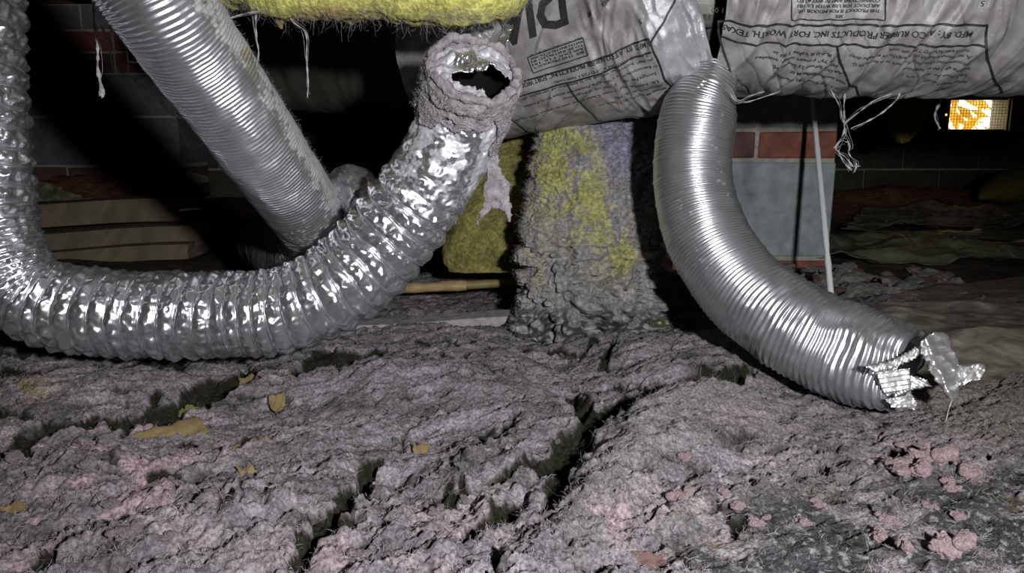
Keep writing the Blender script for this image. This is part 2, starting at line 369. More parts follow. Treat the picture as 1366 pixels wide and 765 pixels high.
def carpet(x, y):
    """height and colour of the lint carpet"""
    V0 = np.stack([x, y, np.zeros_like(x)], -1); px, py, d = proj(V0)
    wx = px + 14 * perlin(px / 40, py / 24, 71) + 6 * perlin(px / 14, py / 9, 72); wy = py + 9 * perlin(px / 40, py / 24, 73) + 4 * perlin(px / 14, py / 9, 74)
    z = .008 + .016 * fbm(x * 4, y * 4, 1, 2)
    # layered streaks, running up to the right
    an = math.radians(24); u = x * math.cos(an) + y * math.sin(an); v = -x * math.sin(an) + y * math.cos(an)
    near = sstep(560, 690, py)
    z = z + .0085 * fbm(u * 7, v * 21, 5, 3) + .0022 * billow(u * 16, v * 40, 6, 2)
    z = z + (.0024 + .0030 * near) * (fbm(x * 34, y * 34, 9, 4, .55) + .7 * billow(x * 38, y * 38, 10, 3, .5))
    pock = sstep(.36, .66, fbm(u * 22, v * 62, 95, 3, .6) + .25 * fbm(x * 5, y * 5, 96, 1)); z = z - .007 * pock
    z = z + .0016 * fbm(x * 130, y * 130, 13, 3, .7) + .0009 * ridged(u * 60, v * 150, 15, 2)
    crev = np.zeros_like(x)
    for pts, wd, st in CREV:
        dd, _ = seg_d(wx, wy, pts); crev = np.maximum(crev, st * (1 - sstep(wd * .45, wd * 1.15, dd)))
    # right-hand ridge of combed fibres
    dd, side = seg_d(px, py, [(690, 765), (745, 712), (790, 660), (850, 585), (900, 550), (1005, 512), (1100, 545), (1200, 575), (1366, 600)])
    ridge = np.exp(-(dd / 55) ** 2); z = z + (.020 * ridge * sstep(-30, 30, side * dd) + .008 * np.exp(-(dd / 90) ** 2)) * (1 - sstep(930, 1060, px)) - .018 * ell(px, py, 1100, 525, 150, 45, 14)
    z = z + .020 * ell(px, py, 560, 520, 140, 22, 4) + .016 * ell(px, py, 130, 535, 110, 22, -6) + .018 * ell(px, py, 900, 490, 90, 18, 6)
    z = z + .006 * ell(px, py, 1060, 590, 70, 22, 20) + .012 * ell(px, py, 640, 640, 60, 35) + .015 * ell(px, py, 560, 730, 90, 30, -20) + .012 * ell(px, py, 100, 640, 120, 30, -20)
    flat = sstep(640, 690, py + .12 * (px - 1100)) * sstep(880, 960, px)       # the dusty dark sheet at the lower right
    z = z * (1 - .6 * flat) + .001 * flat
    z = z - crev ** 1.6 * .016
    fz = .0008 * fbm(x * 400, y * 400, 17, 1); z = z + fz
    # colour
    n1 = fbm(x * 14, y * 14, 41, 4); n2 = fbm(x * 45, y * 45, 43, 3); n3 = fbm(u * 12, v * 40, 45, 3)
    col = np.zeros(x.shape + (3,)); col[:] = (.236, .220, .236)
    col *= (1 + .36 * n1 + .26 * n2 + .3 * n3)[..., None]
    pk = .9 * ell(px, py, 110, 690, 230, 80, -15) + .7 * ell(px, py, 540, 740, 180, 45, -10) + .7 * ell(px, py, 90, 620, 150, 35, -10) + .7 * ell(px, py, 800, 730, 60, 40) \
        + .6 * ell(px, py, 560, 410, 120, 16) + .6 * ell(px, py, 1240, 640, 70, 28) + .5 * ell(px, py, 1150, 600, 260, 40, 5) + .5 * ell(px, py, 1270, 750, 120, 50) + .4 * ell(px, py, 300, 530, 60, 20) + .3 * ell(px, py, 900, 700, 80, 60) + .35 * ell(px, py, 100, 470, 160, 14)
    pk = .9 * np.clip(pk * sstep(-.1, .5, n1 + .5 * n2 + .1), 0, 1)
    col += pk[..., None] * (np.array((.40, .275, .30)) * (1 + .3 * n2)[..., None] - col)
    br = np.clip(.8 * ell(px, py, 35, 540, 40, 22) + .8 * ell(px, py, 1330, 672, 60, 16, 15) + .5 * ell(px, py, 1080, 668, 60, 16) + .5 * ell(px, py, 930, 735, 40, 30) + .6 * ell(px, py, 1340, 580, 60, 20), 0, 1) * sstep(-.2, .3, n2 + n3)
    col += br[..., None] * (np.array((.28, .20, .07)) - col)
    gray = flat * sstep(-.55, .1, -n1 - .3 * n2 + .05)
    col += gray[..., None] * (np.array((.075, .072, .078)) * (1 + .3 * n2)[..., None] - col)
    spk = flat * sstep(.30, .5, fbm(x * 130, y * 130, 91, 2)); col += spk[..., None] * (np.array((.33, .36, .35)) - col) * .75
    pale = np.exp(-(dd / 48) ** 2) * sstep(730, 800, px) * (1 - sstep(1010, 1150, px)) * sstep(-.1, .4, ridged(px / 9 + py / 30, py / 60, 51, 2)) * (side > 0)
    col += pale[..., None] * (np.array((.30, .29, .27)) - col) * .7
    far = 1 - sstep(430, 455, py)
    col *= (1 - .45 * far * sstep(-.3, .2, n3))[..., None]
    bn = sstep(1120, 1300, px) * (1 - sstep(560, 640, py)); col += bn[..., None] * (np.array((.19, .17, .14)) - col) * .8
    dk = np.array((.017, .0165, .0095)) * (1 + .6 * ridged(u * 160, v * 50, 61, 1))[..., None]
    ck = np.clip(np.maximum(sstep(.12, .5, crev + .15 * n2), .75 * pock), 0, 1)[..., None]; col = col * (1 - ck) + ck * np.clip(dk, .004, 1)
    z = z - .06 * sstep(980, 1020, px + 12 * n1) * (1 - sstep(394, 408, py))
    return z, np.clip(col, .003, 1), crev, px, py
nr, nc = 700, 820
yy = np.geomspace(.36, 1.95, nr)[:, None] * np.ones((1, nc)); uu = np.linspace(-1, 1, nc)[None, :] * np.ones((nr, 1))
xx = uu * (.25 + .72 * yy) + .012 * perlin(yy * 14, uu * 3, 99) * np.abs(uu)
zz, colG, crev, gpx, gpy = carpet(xx, yy)
edge = sstep(1.75, 1.94, yy + .08 * perlin(xx * 5, yy * 3, 98)); zz = zz - .05 * edge
VG = np.stack([xx, yy, zz], -1)
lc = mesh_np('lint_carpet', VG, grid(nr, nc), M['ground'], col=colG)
tag(lc, 'thick grey and pinkish lint and torn insulation covering the crawl space ground', 'lint', kind='stuff')
def gz(x, y):
    i = np.clip(np.searchsorted(yy[:, 0], y), 1, nr - 1); h = (.25 + .72 * y); j = int(np.clip((x / h + 1) / 2 * (nc - 1), 0, nc - 1)); return float(zz[i, j])
# loose fibres standing out of the carpet
ok = ((crev < .3) & (yy > .5) & (yy < 1.5)).ravel(); R = VG.reshape(-1, 3)[ok]; cc = colG.reshape(-1, 3)[ok]
pr = (1 - .7 * (cc.mean(1) < .13)) / (R[:, 1] ** 1.2); pr /= pr.sum(); idx = rng.choice(len(R), 30000, p=pr); 
Vf, Qf = strands(R[idx], np.tile([.35, -.1, .22], (len(idx), 1)), 60000, .008, .00028, .7, 3, 5)
o = mesh_np('loose_fibres', Vf, Qf, M['fibre']); tag(o, 'fine loose grey fibres standing up from the lint carpet', 'fibres', kind='stuff')
# combed pale fibres on the ridge
rid = []
for k in range(500):
    t = rng.uniform(); a = np.array([(745, 712), (790, 655), (850, 590), (905, 560), (1000, 520)]); q = a[min(3, int(t * 4))] + (t * 4 % 1) * (a[min(3, int(t * 4)) + 1] - a[min(3, int(t * 4))])
    q = q + rng.normal(0, 10, 2) + (12, 20); s = G(q[0], q[1]); s[2] = gz(s[0], s[1]) + .001; rid.append(s)
Vf, Qf = strands(np.array(rid), np.tile([.5, -.9, -.05], (len(rid), 1)), 2400, .020, .00022, .35, 4, 6)
o = mesh_np('combed_fibres', Vf, Qf, M['lint']); tag(o, 'pale combed fibres lying on the ridge of lint right of the dark gap', 'fibres', kind='stuff')

# ------------------------------------------------------------------ masonry piers
def pier(name, label, x0, y0, w, dep, courses, zb):
    e = empty(name, label, 'pier', (x0 + w / 2, y0 + dep / 2, zb)); z = zb
    total = sum(c[1] for c in courses)
    quad = box('mortar', x0 + w / 2, y0 + dep / 2, zb + total / 2, w - .012, dep - .012, total, M['mortar'], e, 0)
    for kind, h, n, off, mats in courses:
        bwid = w / n
        for k in range(n):
            xa = max(x0, x0 + (k + off) * bwid); xb = min(x0 + w, x0 + (k + 1 + off) * bwid)
            g = .010
            o = box('brick' if kind == 'b' else 'block', (xa + xb) / 2, y0 + dep / 2 , z + h / 2, xb - xa - g, dep, h - g, M[mats[k % len(mats)]], e, .003, jig=.0015)
        z += h
    return e
xr = P(1104, 300, 2.0)[0]
zt = lambda py, d: P(683, py, d)[2]
z1 = zt(344, 2.0)
pier('masonry_pier', 'grey block pier with one red brick course behind the shiny hanging duct', xr - .40, 1.96, .40, .20,
     [('b', .068, 2, 0, ['brick', 'brick']), ('k', z1 * 0 + .245, 1, 0, ['block']), ('b', .074, 2, 0, ['brickdark', 'brick']), ('k', .245, 2, 0, ['block', 'block']), ('k', .2, 1, 0, ['block'])], z1 - .068)
xl = P(18, 300, 3.3)[0]
pier('masonry_pier', 'dim brick and block pier at far left beyond the upright duct', xl, 3.3, .72, .3,
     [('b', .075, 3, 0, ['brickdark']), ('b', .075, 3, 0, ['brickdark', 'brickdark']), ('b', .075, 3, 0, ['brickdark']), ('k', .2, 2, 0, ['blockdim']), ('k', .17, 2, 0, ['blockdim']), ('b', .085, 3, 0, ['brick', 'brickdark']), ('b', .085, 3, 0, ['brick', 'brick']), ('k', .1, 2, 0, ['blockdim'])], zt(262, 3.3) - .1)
x3 = P(372, 200, 3.2)[0]
pier('masonry_pier', 'dark block pier glimpsed right of the dusty ribbed duct', x3, 3.2, .4, .3, [('k', .2, 1, 0, ['darkblock'])] * 4 + [('k', .1, 1, 0, ['darkblock'])], 0)

# ------------------------------------------------------------------ duct 1: crinkled foil duct with open linty mouth
def phase(s, knots):
    """helix turns along s; knots (fraction of length, pitch)"""
    f, p = zip(*knots); ss = np.linspace(0, 1, 400); inv = 1 / np.interp(ss, f, p)
    return np.concatenate([[0], np.cumsum((inv[1:] + inv[:-1]) / 2 * (ss[1] - ss[0]))]), ss
r1 = .0525
ctrl1 = [(-52, -190, .96, .056), (-44, -60, .97, .057), (-38, 90, .97, .057), (-25, 230, .98, .056), (-6, 330, .99, .054), (40, 395, 1.0, .052), (120, 416, 1.0, .0535), (230, 421, 1.0, r1),
         (330, 420, 1.0, r1), (410, 403, 1.0, .0535), (480, 358, 1.0, .056), (540, 288, .99, .056), (585, 220, .975, .054), (612, 165, .96, .052), (626, 118, .935, .0525), (632, 96, .915, .053)]
phk = [(0, .026), (.26, .026), (.33, .020), (.36, .009), (.41, .010), (.44, .019), (.6, .0215), (.64, .016), (.70, .022), (.86, .024), (1, .024)]
def disp1(S, TH, r, L):
    ph, ss = phase(None, phk); turns = np.interp(S / L, ss, ph) * L + TH / (2 * math.pi) * 1.0
    turns = turns + .10 * perlin(S * 30, TH * 1.5, 205)
    f = turns % 1.0
    sm = 1 - sstep(.84, .92, S / L)
    pitch = np.interp(S / L, *zip(*phk))
    hump = np.abs(np.sin(math.pi * f)) ** .6 - .6
    A = .0062 * np.clip(pitch / .022, .45, 1)
    wire = 0
    dr = (A * hump + wire) * sm
    arc = TH * r
    cr = .0028 * facet(S * 70, arc * 80, 211) + .0015 * facet(S * 150 + 9, arc * 170, 213) + .0003 * facet(S * 420, arc * 400, 215)
    vert = 1 - sstep(.25, .36, S / L)
    cr = cr * (1 + .5 * vert) + vert * .0022 * facet(S * 45, arc * 45, 217)
    dr = dr + cr * (.15 + .95 * np.sin(math.pi * f) ** .8) + .002 * perlin(S * 9, TH * .9, 219)
    end = sstep(.93, 1.0, S / L)
    dr = dr + end * .004 * perlin(TH * 1.6, S * 40, 221)
    return dr, .0035 * perlin(TH * .8 + 4, S * 12, 225) + end * .008 * perlin(TH * 2, S * 0 + 3, 227)
n, m = 860, 184
V, S, TH, fr1 = sweep(ctrl1, n, m, disp1)
L1 = S.max()
d1 = .10 + .55 * sstep(.74, .99, S / L1) * sstep(-.2, .5, -np.cos(TH) * .2 + fbm(S * 30, TH * 2, 230, 3) + .2) + .25 * (1 - sstep(.1, .3, S / L1)) * fbm(S * 20, TH, 233, 3)
e1 = empty('foil_duct', 'crinkled foil duct lying in a U, its open lint-crusted mouth raised at centre', 'duct')
mesh_np('foil_sleeve', V, grid(n, m, True), M['foil'], e1, col=np.repeat(d1[..., None], 3, -1))
c, t, E1, E2, rr, ss = fr1
# wire helix showing as a thin line in every valley
ph, fs = phase(None, phk); tr = np.interp(ss / L1, fs, ph) * L1
kw = np.arange(int(tr[0]) + 1, tr[-1] * .88, 1 / 56.)
tw = -2 * math.pi * kw; sw = ss.copy()
tgt = np.interp(kw, tr, ss); thw = (np.arange(len(kw)) / 56. % 1) * 2 * math.pi
# follow the valley: turns(s) + th/2pi = whole number
kk_ = np.floor(kw) + 1 - thw / (2 * math.pi); sw = np.interp(kk_, tr, ss); okw = sw < L1 * .86
thw = thw[okw]; sw = sw[okw]; order = np.argsort(np.floor(kw[okw]) * 1000 - thw, kind='stable'); thw = thw[order]; sw = sw[order]
Fr = [np.stack([np.interp(sw, ss, a_[:, q]) for q in range(3)], 1) for a_ in (c, t, E1, E2)]; rw = np.interp(sw, ss, rr) - .0006 + .0012 * perlin(thw * 1.3, sw * 30, 299)
pw = Fr[0] + rw[:, None] * (np.cos(thw)[:, None] * Fr[2] + np.sin(thw)[:, None] * Fr[3])
nw = (np.cos(thw)[:, None] * Fr[2] + np.sin(thw)[:, None] * Fr[3])
rings = np.stack([pw + .0008 * (math.cos(a_) * nw + math.sin(a_) * Fr[1]) for a_ in np.linspace(0, 2 * math.pi, 5, endpoint=False)], 1)
Qw = grid(len(pw), 5, True); dist = np.linalg.norm(np.diff(pw, axis=0), axis=1); Qw = Qw[np.repeat(dist < .012, 5)]
mesh_np('wire_coil', rings, Qw, M['foilfine'], e1, col=np.full((len(pw) * 5, 3), .2))
# inside of the duct
k = ss > L1 - .12; ck, tk, a1, a2 = c[k], t[k], E1[k], E2[k]; th = np.linspace(0, 2 * math.pi, 60, endpoint=False)
Vi = ck[:, None] + .0465 * (np.cos(th)[None, :, None] * a1[:, None] + np.sin(th)[None, :, None] * a2[:, None])
mesh_np('inner_liner', Vi, grid(len(ck), 60, True), M['hollow_shade'], e1)
# lint crust round the mouth
n2, m2 = 170, 300
Lc = .092; sq = np.linspace(L1 - Lc, L1 + .006, n2); 
cc_ = np.stack([np.interp(sq, ss, c[:, q]) for q in range(3)], 1); tc_ = np.stack([np.interp(sq, ss, t[:, q]) for q in range(3)], 1)
cc_[sq > L1] += t[-1] * (sq[sq > L1] - L1)[:, None]
A1 = np.stack([np.interp(sq, ss, E1[:, q]) for q in range(3)], 1); A2 = np.stack([np.interp(sq, ss, E2[:, q]) for q in range(3)], 1)
Sg, Tg = np.meshgrid(sq, np.linspace(0, 2 * math.pi, m2, endpoint=False), indexing='ij')
fr = (Sg - (L1 - Lc)) / Lc
rad = .0565 + .0022 * fbm(Sg * 60, Tg * 3, 240, 4, .65) + .0010 * billow(Sg * 300, Tg * 17, 244, 3) - .004 * sstep(.95, 1.02, fr) + .0012 * sstep(0, .3, fr)
Vc = cc_[:, None] + rad[..., None] * (np.cos(Tg)[..., None] * A1[:, None] + np.sin(Tg)[..., None] * A2[:, None]) + tc_[:, None] * (.004 * fbm(Tg * 3, Sg * 20, 248, 3))[..., None]
Qc = grid(n2, m2, True); keep = (fr + .38 * fbm(Sg * 22, Tg * 1.4, 250, 4) - .05 * np.cos(Tg + 2.4)) > .33
Qc = Qc[keep.ravel()[Qc].all(1)]
lcr = mesh_np('lint_crust', Vc, Qc, M['lint'], e1); lcr['label'] = 'matted grey lint caked round the duct mouth'
so = lcr.modifiers.new('s', 'SOLIDIFY'); so.thickness = .003; so.offset = -1
fz = np.clip((fr.ravel()), 0, 1); rk = np.where(keep.ravel() & (fr.ravel() > .3))[0]; nrm = (np.cos(Tg)[..., None] * A1[:, None] + np.sin(Tg)[..., None] * A2[:, None]).reshape(-1, 3)
Vf, Qf = strands(Vc.reshape(-1, 3)[rk], nrm[rk], 2600, .006, .00025, .6, 3, 8); o = mesh_np('lint_fuzz', Vf, Qf, M['lint'], e1); o['kind'] = 'stuff'
# rim: thick lint ring
nn, mm = 260, 22; al = np.linspace(0, 2 * math.pi, nn, endpoint=False); be = np.linspace(0, 2 * math.pi, mm, endpoint=False); AL, BE = np.meshgrid(al, be, indexing='ij')
rimw = .0052 + .0022 * fbm(AL * 3, BE * .5, 260, 3) + .001 * fbm(AL * 12, BE * 2, 262, 2)
rim = (c[-1] + t[-1] * .004)[None, None] + ((.0515 + .003 * fbm(AL * 2, AL * 0, 263, 2) + rimw * np.cos(BE))[..., None] * (np.cos(AL)[..., None] * E1[-1] + np.sin(AL)[..., None] * E2[-1])) + ((rimw * 1.1 * np.sin(BE) + .006 * fbm(AL * 1.7, AL * 0, 266, 3))[..., None] * t[-1])
Qr = np.concatenate([grid(nn, mm, True), np.stack([(nn - 1) * mm + np.arange(mm), (nn - 1) * mm + (np.arange(mm) + 1) % mm, (np.arange(mm) + 1) % mm, np.arange(mm)], 1)])
mesh_np('lint_rim', rim, Qr, M['lint'], e1)
# crumpled foil plug filling the upper left of the mouth
nn, mm = 90, 90; u, v = np.meshgrid(np.linspace(-1, 1, nn), np.linspace(-1, 1, mm), indexing='ij')
ex = RT - t[-1] * (RT @ t[-1]); ex /= np.linalg.norm(ex); ey = np.cross(t[-1], ex); ey *= np.sign(ey @ UP)
rr2 = np.hypot(u, v); bulge = .020 * np.sqrt(np.clip(1 - rr2 ** 2, 0, 1)) - .008 + .005 * facet(u * 3, v * 3, 270) + .003 * facet(u * 7, v * 7, 272) + .0012 * ridged(u * 9, v * 20, 274, 2)
Vp = (c[-1])[None, None] + (u * .050)[..., None] * ex + (v * .050)[..., None] * ey + bulge[..., None] * t[-1]
hole = ((u - .45) / .50) ** 2 + ((v + .42) / .40) ** 2 + .5 * fbm(u * 3, v * 3, 276, 3)
hole2 = ((u + .15) / .38) ** 2 + ((v + .50) / .16) ** 2 + .3 * fbm(u * 4, v * 4, 278, 2)
kp = (rr2 < 1.0) & (hole > 1) & (hole2 > 1)
Qp = grid(nn, mm); Qp = Qp[kp.ravel()[Qp].all(1)]
du = np.clip(.75 - 1.25 * np.exp(-((u + .05) / .4) ** 2 - ((v + .02) / .32) ** 2), 0, 1)
pl = mesh_np('crumpled_plug', Vp, Qp, M['foil'], e1, col=np.repeat(du[..., None], 3, -1)); pl['label'] = 'crumpled foil half closing the duct mouth, dusted with lint'
so = pl.modifiers.new('s', 'SOLIDIFY'); so.thickness = .0015

# ------------------------------------------------------------------ ragged sheets (lint strips, foil flaps)
def ragged(name, outline, d0, d1, mat_, n=70, amp=.004, thick=.0025, seed=0, edge=.0, fold=None, axis='y'):
    o = np.array(outline, float); x0, y0 = o.min(0); x1, y1 = o.max(0); nx = max(8, int(n * (x1 - x0) / max(x1 - x0, y1 - y0))); ny = max(8, int(n * (y1 - y0) / max(x1 - x0, y1 - y0)))
    X, Y = np.meshgrid(np.linspace(x0 - 2, x1 + 2, nx), np.linspace(y0 - 2, y1 + 2, ny), indexing='ij')
    Xw = X + edge * fbm(X / 7, Y / 7, seed, 3); Yw = Y + edge * fbm(X / 7 + 50, Y / 7, seed + 1, 3)
    ins = np.zeros(X.shape, bool); j = len(o) - 1
    for i in range(len(o)):
        xi, yi = o[i]; xj, yj = o[j]
        cond = ((yi > Yw) != (yj > Yw)); xs = (xj - xi) * (Yw - yi) / ((yj - yi) if yj != yi else 1e-9) + xi
        ins ^= cond & (Xw < xs); j = i
    tt_ = (Y - y0) / (y1 - y0) if axis == 'y' else (X - x0) / (x1 - x0)
    D = d0 + (d1 - d0) * tt_ + amp * facet(X / 11, Y / 11, seed + 2) + amp * .6 * fbm(X / 8, Y / 8, seed + 4, 3)
    if fold is not None: D = D + fold(X, Y)
    Vv = CAM + D[..., None] * (FWD + ((X - 683) / F)[..., None] * RT + ((382.5 - Y) / F)[..., None] * UP)
    Qv = grid(nx, ny); Qv = Qv[ins.ravel()[Qv].all(1)]
    ob = mesh_np(name, Vv, Qv, mat_, col=np.zeros(X.shape + (3,))); s_ = ob.modifiers.new('s', 'SOLIDIFY'); s_.thickness = thick; s_.offset = 0
    return ob
o = ragged('lint_strip', [(648, 190), (664, 200), (668, 222), (672, 235), (682, 243), (679, 258), (684, 282), (680, 300), (674, 286), (664, 278), (655, 280), (645, 290), (636, 303), (638, 286), (647, 268), (644, 250), (650, 232), (644, 212), (636, 196)], .97, .97, M['lint'], 80, .004, .004, 300, 2.2)
tag(o, 'ragged strip of grey lint hanging below the open duct mouth', 'lint')
o = ragged('foil_tape', [(672, 28), (686, 34), (676, 62), (668, 80), (658, 74), (664, 52)], 1.02, 1.0, M['foilbright'], 40, .002, .001, 310, .5)
tag(o, 'narrow bright strip of foil tape just right of the open duct mouth', 'tape')
o = ragged('plastic_scrap', [(604, 34), (640, 30), (662, 36), (655, 52), (634, 60), (608, 58)], 1.06, 1.06, M['filmshiny'], 40, .006, .001, 320, 1.5)
tag(o, 'bluish clear plastic scrap above the open duct mouth', 'plastic')
o = ragged('paper_shred', [(358, 4), (378, 8), (379, 26), (377, 42), (370, 34), (361, 18)], .98, .99, M['kraft'], 40, .003, .0008, 330, .8)
tag(o, 'pointed tan paper shred hanging under the yellow insulation', 'paper')

# ------------------------------------------------------------------ duct 2: semi-rigid aluminium duct hanging at right
ctrl2 = [(948, 96, 1.13, .030), (944, 116, 1.12, .040), (932, 150, 1.115, .0525), (924, 205, 1.11, .0535), (927, 262, 1.10, .0545), (946, 322, 1.08, .056), (985, 380, 1.05, .057), (1042, 427, 1.01, .0585),
         (1105, 460, .97, .060), (1165, 481, .93, .0575), (1210, 494, .905, .050)]
ph2 = [(0, .0042), (.40, .0046), (.55, .0052), (.66, .0075), (1, .0092)]
def disp2(S, TH, r, L):
    ph, fs = phase(None, ph2); tn = np.interp(S / L, fs, ph) * L + TH / (2 * math.pi); pt = np.interp(S / L, *zip(*ph2))
    amp = .13 * pt
    wob = .12 * perlin(S * 25, TH * 1.2, 401)
    dr = amp * np.sin(2 * math.pi * (tn + wob))
    seam = (tn / 6) % 1; dr = dr + .0011 * np.exp(-((seam - .5) / .06) ** 2) * (1 - sstep(.55, .65, S / L))
    low = sstep(.55, .75, S / L)
    dent = .0026 * low * facet(S * 26, TH * 1.6, 403) + .0016 * low * facet(S * 60, TH * 3.4, 405)
    dr = dr + dent + .0012 * perlin(S * 14, TH * 1.1, 407)
    # pinched crease low on the front
    dr = dr - .007 * np.exp(-((S / L - .90) / .035) ** 2 - ((((TH - 3.75 + math.pi) % (2 * math.pi)) - math.pi) / .5) ** 2)
    end = sstep(.90, 1, S / L); top = sstep(0, .14, S / L)
    dr = dr + end * (.012 * perlin(TH * 1.1 + 3, S * 10, 409)) + (1 - top) * .005 * perlin(TH * 1.6, S * 14, 411)
    return dr, .002 * perlin(TH, S * 8, 413) + end * .014 * perlin(TH * 1.3 + 9, S * 0, 415)
n, m = 1320, 104
V, S, TH, fr2 = sweep(ctrl2, n, m, disp2); L2 = S.max()
d2 = .12 + .22 * np.clip(fbm(S * 8, TH * 1.2, 420, 3), -1, 1) - .35 * sstep(.6, .8, S / L2)
e2 = empty('aluminium_duct', 'bright ribbed aluminium duct curving down at right to a torn crumpled end', 'duct')
mesh_np('ribbed_tube', V, grid(n, m, True), M['foilfine'], e2, col=np.repeat(np.clip(d2, 0, 1)[..., None], 3, -1))
# dark inside of the end
c, t, E1, E2, rr, ss = fr2; k = ss > L2 - .05; th = np.linspace(0, 2 * math.pi, 50, endpoint=False)
Vi = c[k][:, None] + (rr[k] - .010)[:, None, None] * (np.cos(th)[None, :, None] * E1[k][:, None] + np.sin(th)[None, :, None] * E2[k][:, None])
mesh_np('inner_liner', Vi, grid(int(k.sum()), 50, True), M['foilfine'], e2, col=np.zeros((int(k.sum()) * 50, 3)))
rib = lambda pitch, an, a=.0016: (lambda X, Y: a * np.sin(2 * math.pi * (X * math.sin(an) + Y * math.cos(an)) / pitch))
flaps = [
    ('torn_flap', [(1168, 497), (1214, 491), (1215, 518), (1182, 530), (1176, 520)], .862, .875, rib(6.5, .15), .0007),
    ('torn_flap', [(1190, 523), (1215, 500), (1236, 506), (1246, 516), (1216, 521), (1194, 532)], .882, .875, rib(7, -.5), .001),
    ('hanging_flap', [(1226, 458), (1238, 445), (1256, 441), (1268, 448), (1271, 464), (1280, 478), (1282, 500), (1280, 530), (1272, 536), (1262, 530), (1248, 510), (1235, 488), (1228, 472)], .835, .85, lambda X, Y: .018 * np.abs((X - 1234 - (Y - 450) * .42) / 20) + rib(13, .2, .0010)(X, Y), .0045),
    ('side_tab', [(1276, 486), (1290, 489), (1305, 484), (1314, 487), (1315, 494), (1308, 507), (1294, 510), (1280, 518)], .87, .86, rib(9, .9, .0012), .0016),
    ('lower_lip', [(1180, 532), (1196, 530), (1216, 526), (1224, 538), (1222, 548), (1205, 546), (1190, 545)], .865, .86, rib(9, .2, .001), .0022),
    ('upper_lip', [(1150, 488), (1188, 480), (1215, 466), (1232, 452), (1240, 446), (1252, 444), (1234, 466), (1222, 480), (1196, 491), (1168, 500)], .862, .848, rib(8, 1.2, .0015), .0014),
]
for nm, ol, a, b, fo, am in flaps:
    o = ragged(nm, ol, a, b, M['foilflap'], 44, am, .0012, 430 + len(nm), .8, fo); o.parent = e2
# crumpled collar where it leaves the big duct
o = ragged('collar', [(884, 168), (898, 148), (925, 122), (934, 108), (952, 104), (968, 112), (973, 128), (976, 160), (940, 152), (905, 160)], 1.075, 1.06, M['foilbright'], 90, .0009, .0012, 450, .6, lambda X, Y: .035 * np.abs((X - 935) / 50) ** 2 + rib(5.5, -.35, .0010)(X, Y))
o.parent = e2
o = thin_tube([[P(1271, 532, .86), P(1266, 545, .86), P(1262, 560, .86), P(1256, 572, .87)]], .0007); mesh_np('dangling_fibre', *o, M['cob'], e2)

# ------------------------------------------------------------------ duct 3: dusty ribbed duct slanting from the upper left into shadow
ctrl3 = [(80, -190, .76, .056), (150, -88, .80, .056), (215, 5, .84, .0555), (268, 82, .90, .055), (322, 160, .97, .0545), (368, 226, 1.05, .053), (405, 280, 1.13, .052), (428, 318, 1.22, .052), (410, 345, 1.32, .052), (378, 345, 1.44, .050), (350, 325, 1.62, .050)]
ph3 = [(0, .0056), (1, .0056)]
def disp3(S, TH, r, L):
    tn = S / .0050 + TH / (2 * math.pi) + .15 * perlin(S * 20, TH, 501)
    dr = .00055 * np.sin(2 * math.pi * tn) + .0011 * fbm(S * 40, TH * 3, 503, 3) + .0016 * perlin(S * 12, TH * 1.4, 505)
    return dr, .002 * perlin(TH, S * 12, 507)
n, m = 1500, 72
V, S, TH, fr3 = sweep(ctrl3, n, m, disp3); L3 = S.max()
c, t, E1, E2, rr, ss = fr3
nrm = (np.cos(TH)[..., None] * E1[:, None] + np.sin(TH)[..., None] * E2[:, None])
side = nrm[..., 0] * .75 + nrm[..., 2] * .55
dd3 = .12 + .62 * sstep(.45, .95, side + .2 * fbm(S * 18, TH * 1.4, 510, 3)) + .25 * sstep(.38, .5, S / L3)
e3 = empty('ribbed_duct', 'dusty ribbed metal duct slanting down from the upper left into shadow', 'duct')
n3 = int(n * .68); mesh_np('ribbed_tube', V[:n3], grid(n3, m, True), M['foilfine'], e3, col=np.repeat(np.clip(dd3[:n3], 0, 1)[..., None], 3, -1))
o = mesh_np('shaded_hose', V[n3 - 1:], grid(n - n3 + 1, m, True), M['dull'], e3); o['label'] = 'dark ribbed hose with shadow put into its colour'  # dull dark colour carries the shadow on this lower stretch of duct
k = rng.integers(0, S.size, 60000); kk = k[(dd3.ravel()[k] > .5) & (S.ravel()[k] / L3 < .6)]
Vf, Qf = strands(V.reshape(-1, 3)[kk], nrm.reshape(-1, 3)[kk], 2600, .006, .00022, .6, 3, 12); o = mesh_np('lint_fuzz', Vf, Qf, M['lint'], e3); o['kind'] = 'stuff'

# small foil elbow glimpsed behind
ctrl4 = [(448, 264, 1.17, .016), (460, 250, 1.16, .026), (474, 250, 1.15, .028), (484, 275, 1.15, .029), (484, 310, 1.17, .029), (472, 360, 1.22, .029)]
V, S, TH, _ = sweep(ctrl4, 150, 60, lambda S, TH, r, L: (.0025 * ridged(TH * 1.5, S * 25, 601, 3) + .0015 * facet(S * 90, TH * 3, 603), 0 * S))
o = mesh_np('duct_elbow', V, grid(150, 60, True), M['foil'], col=np.full((150 * 60, 3), .25)); tag(o, 'small wrinkled foil elbow peeking between the two big ducts', 'duct')

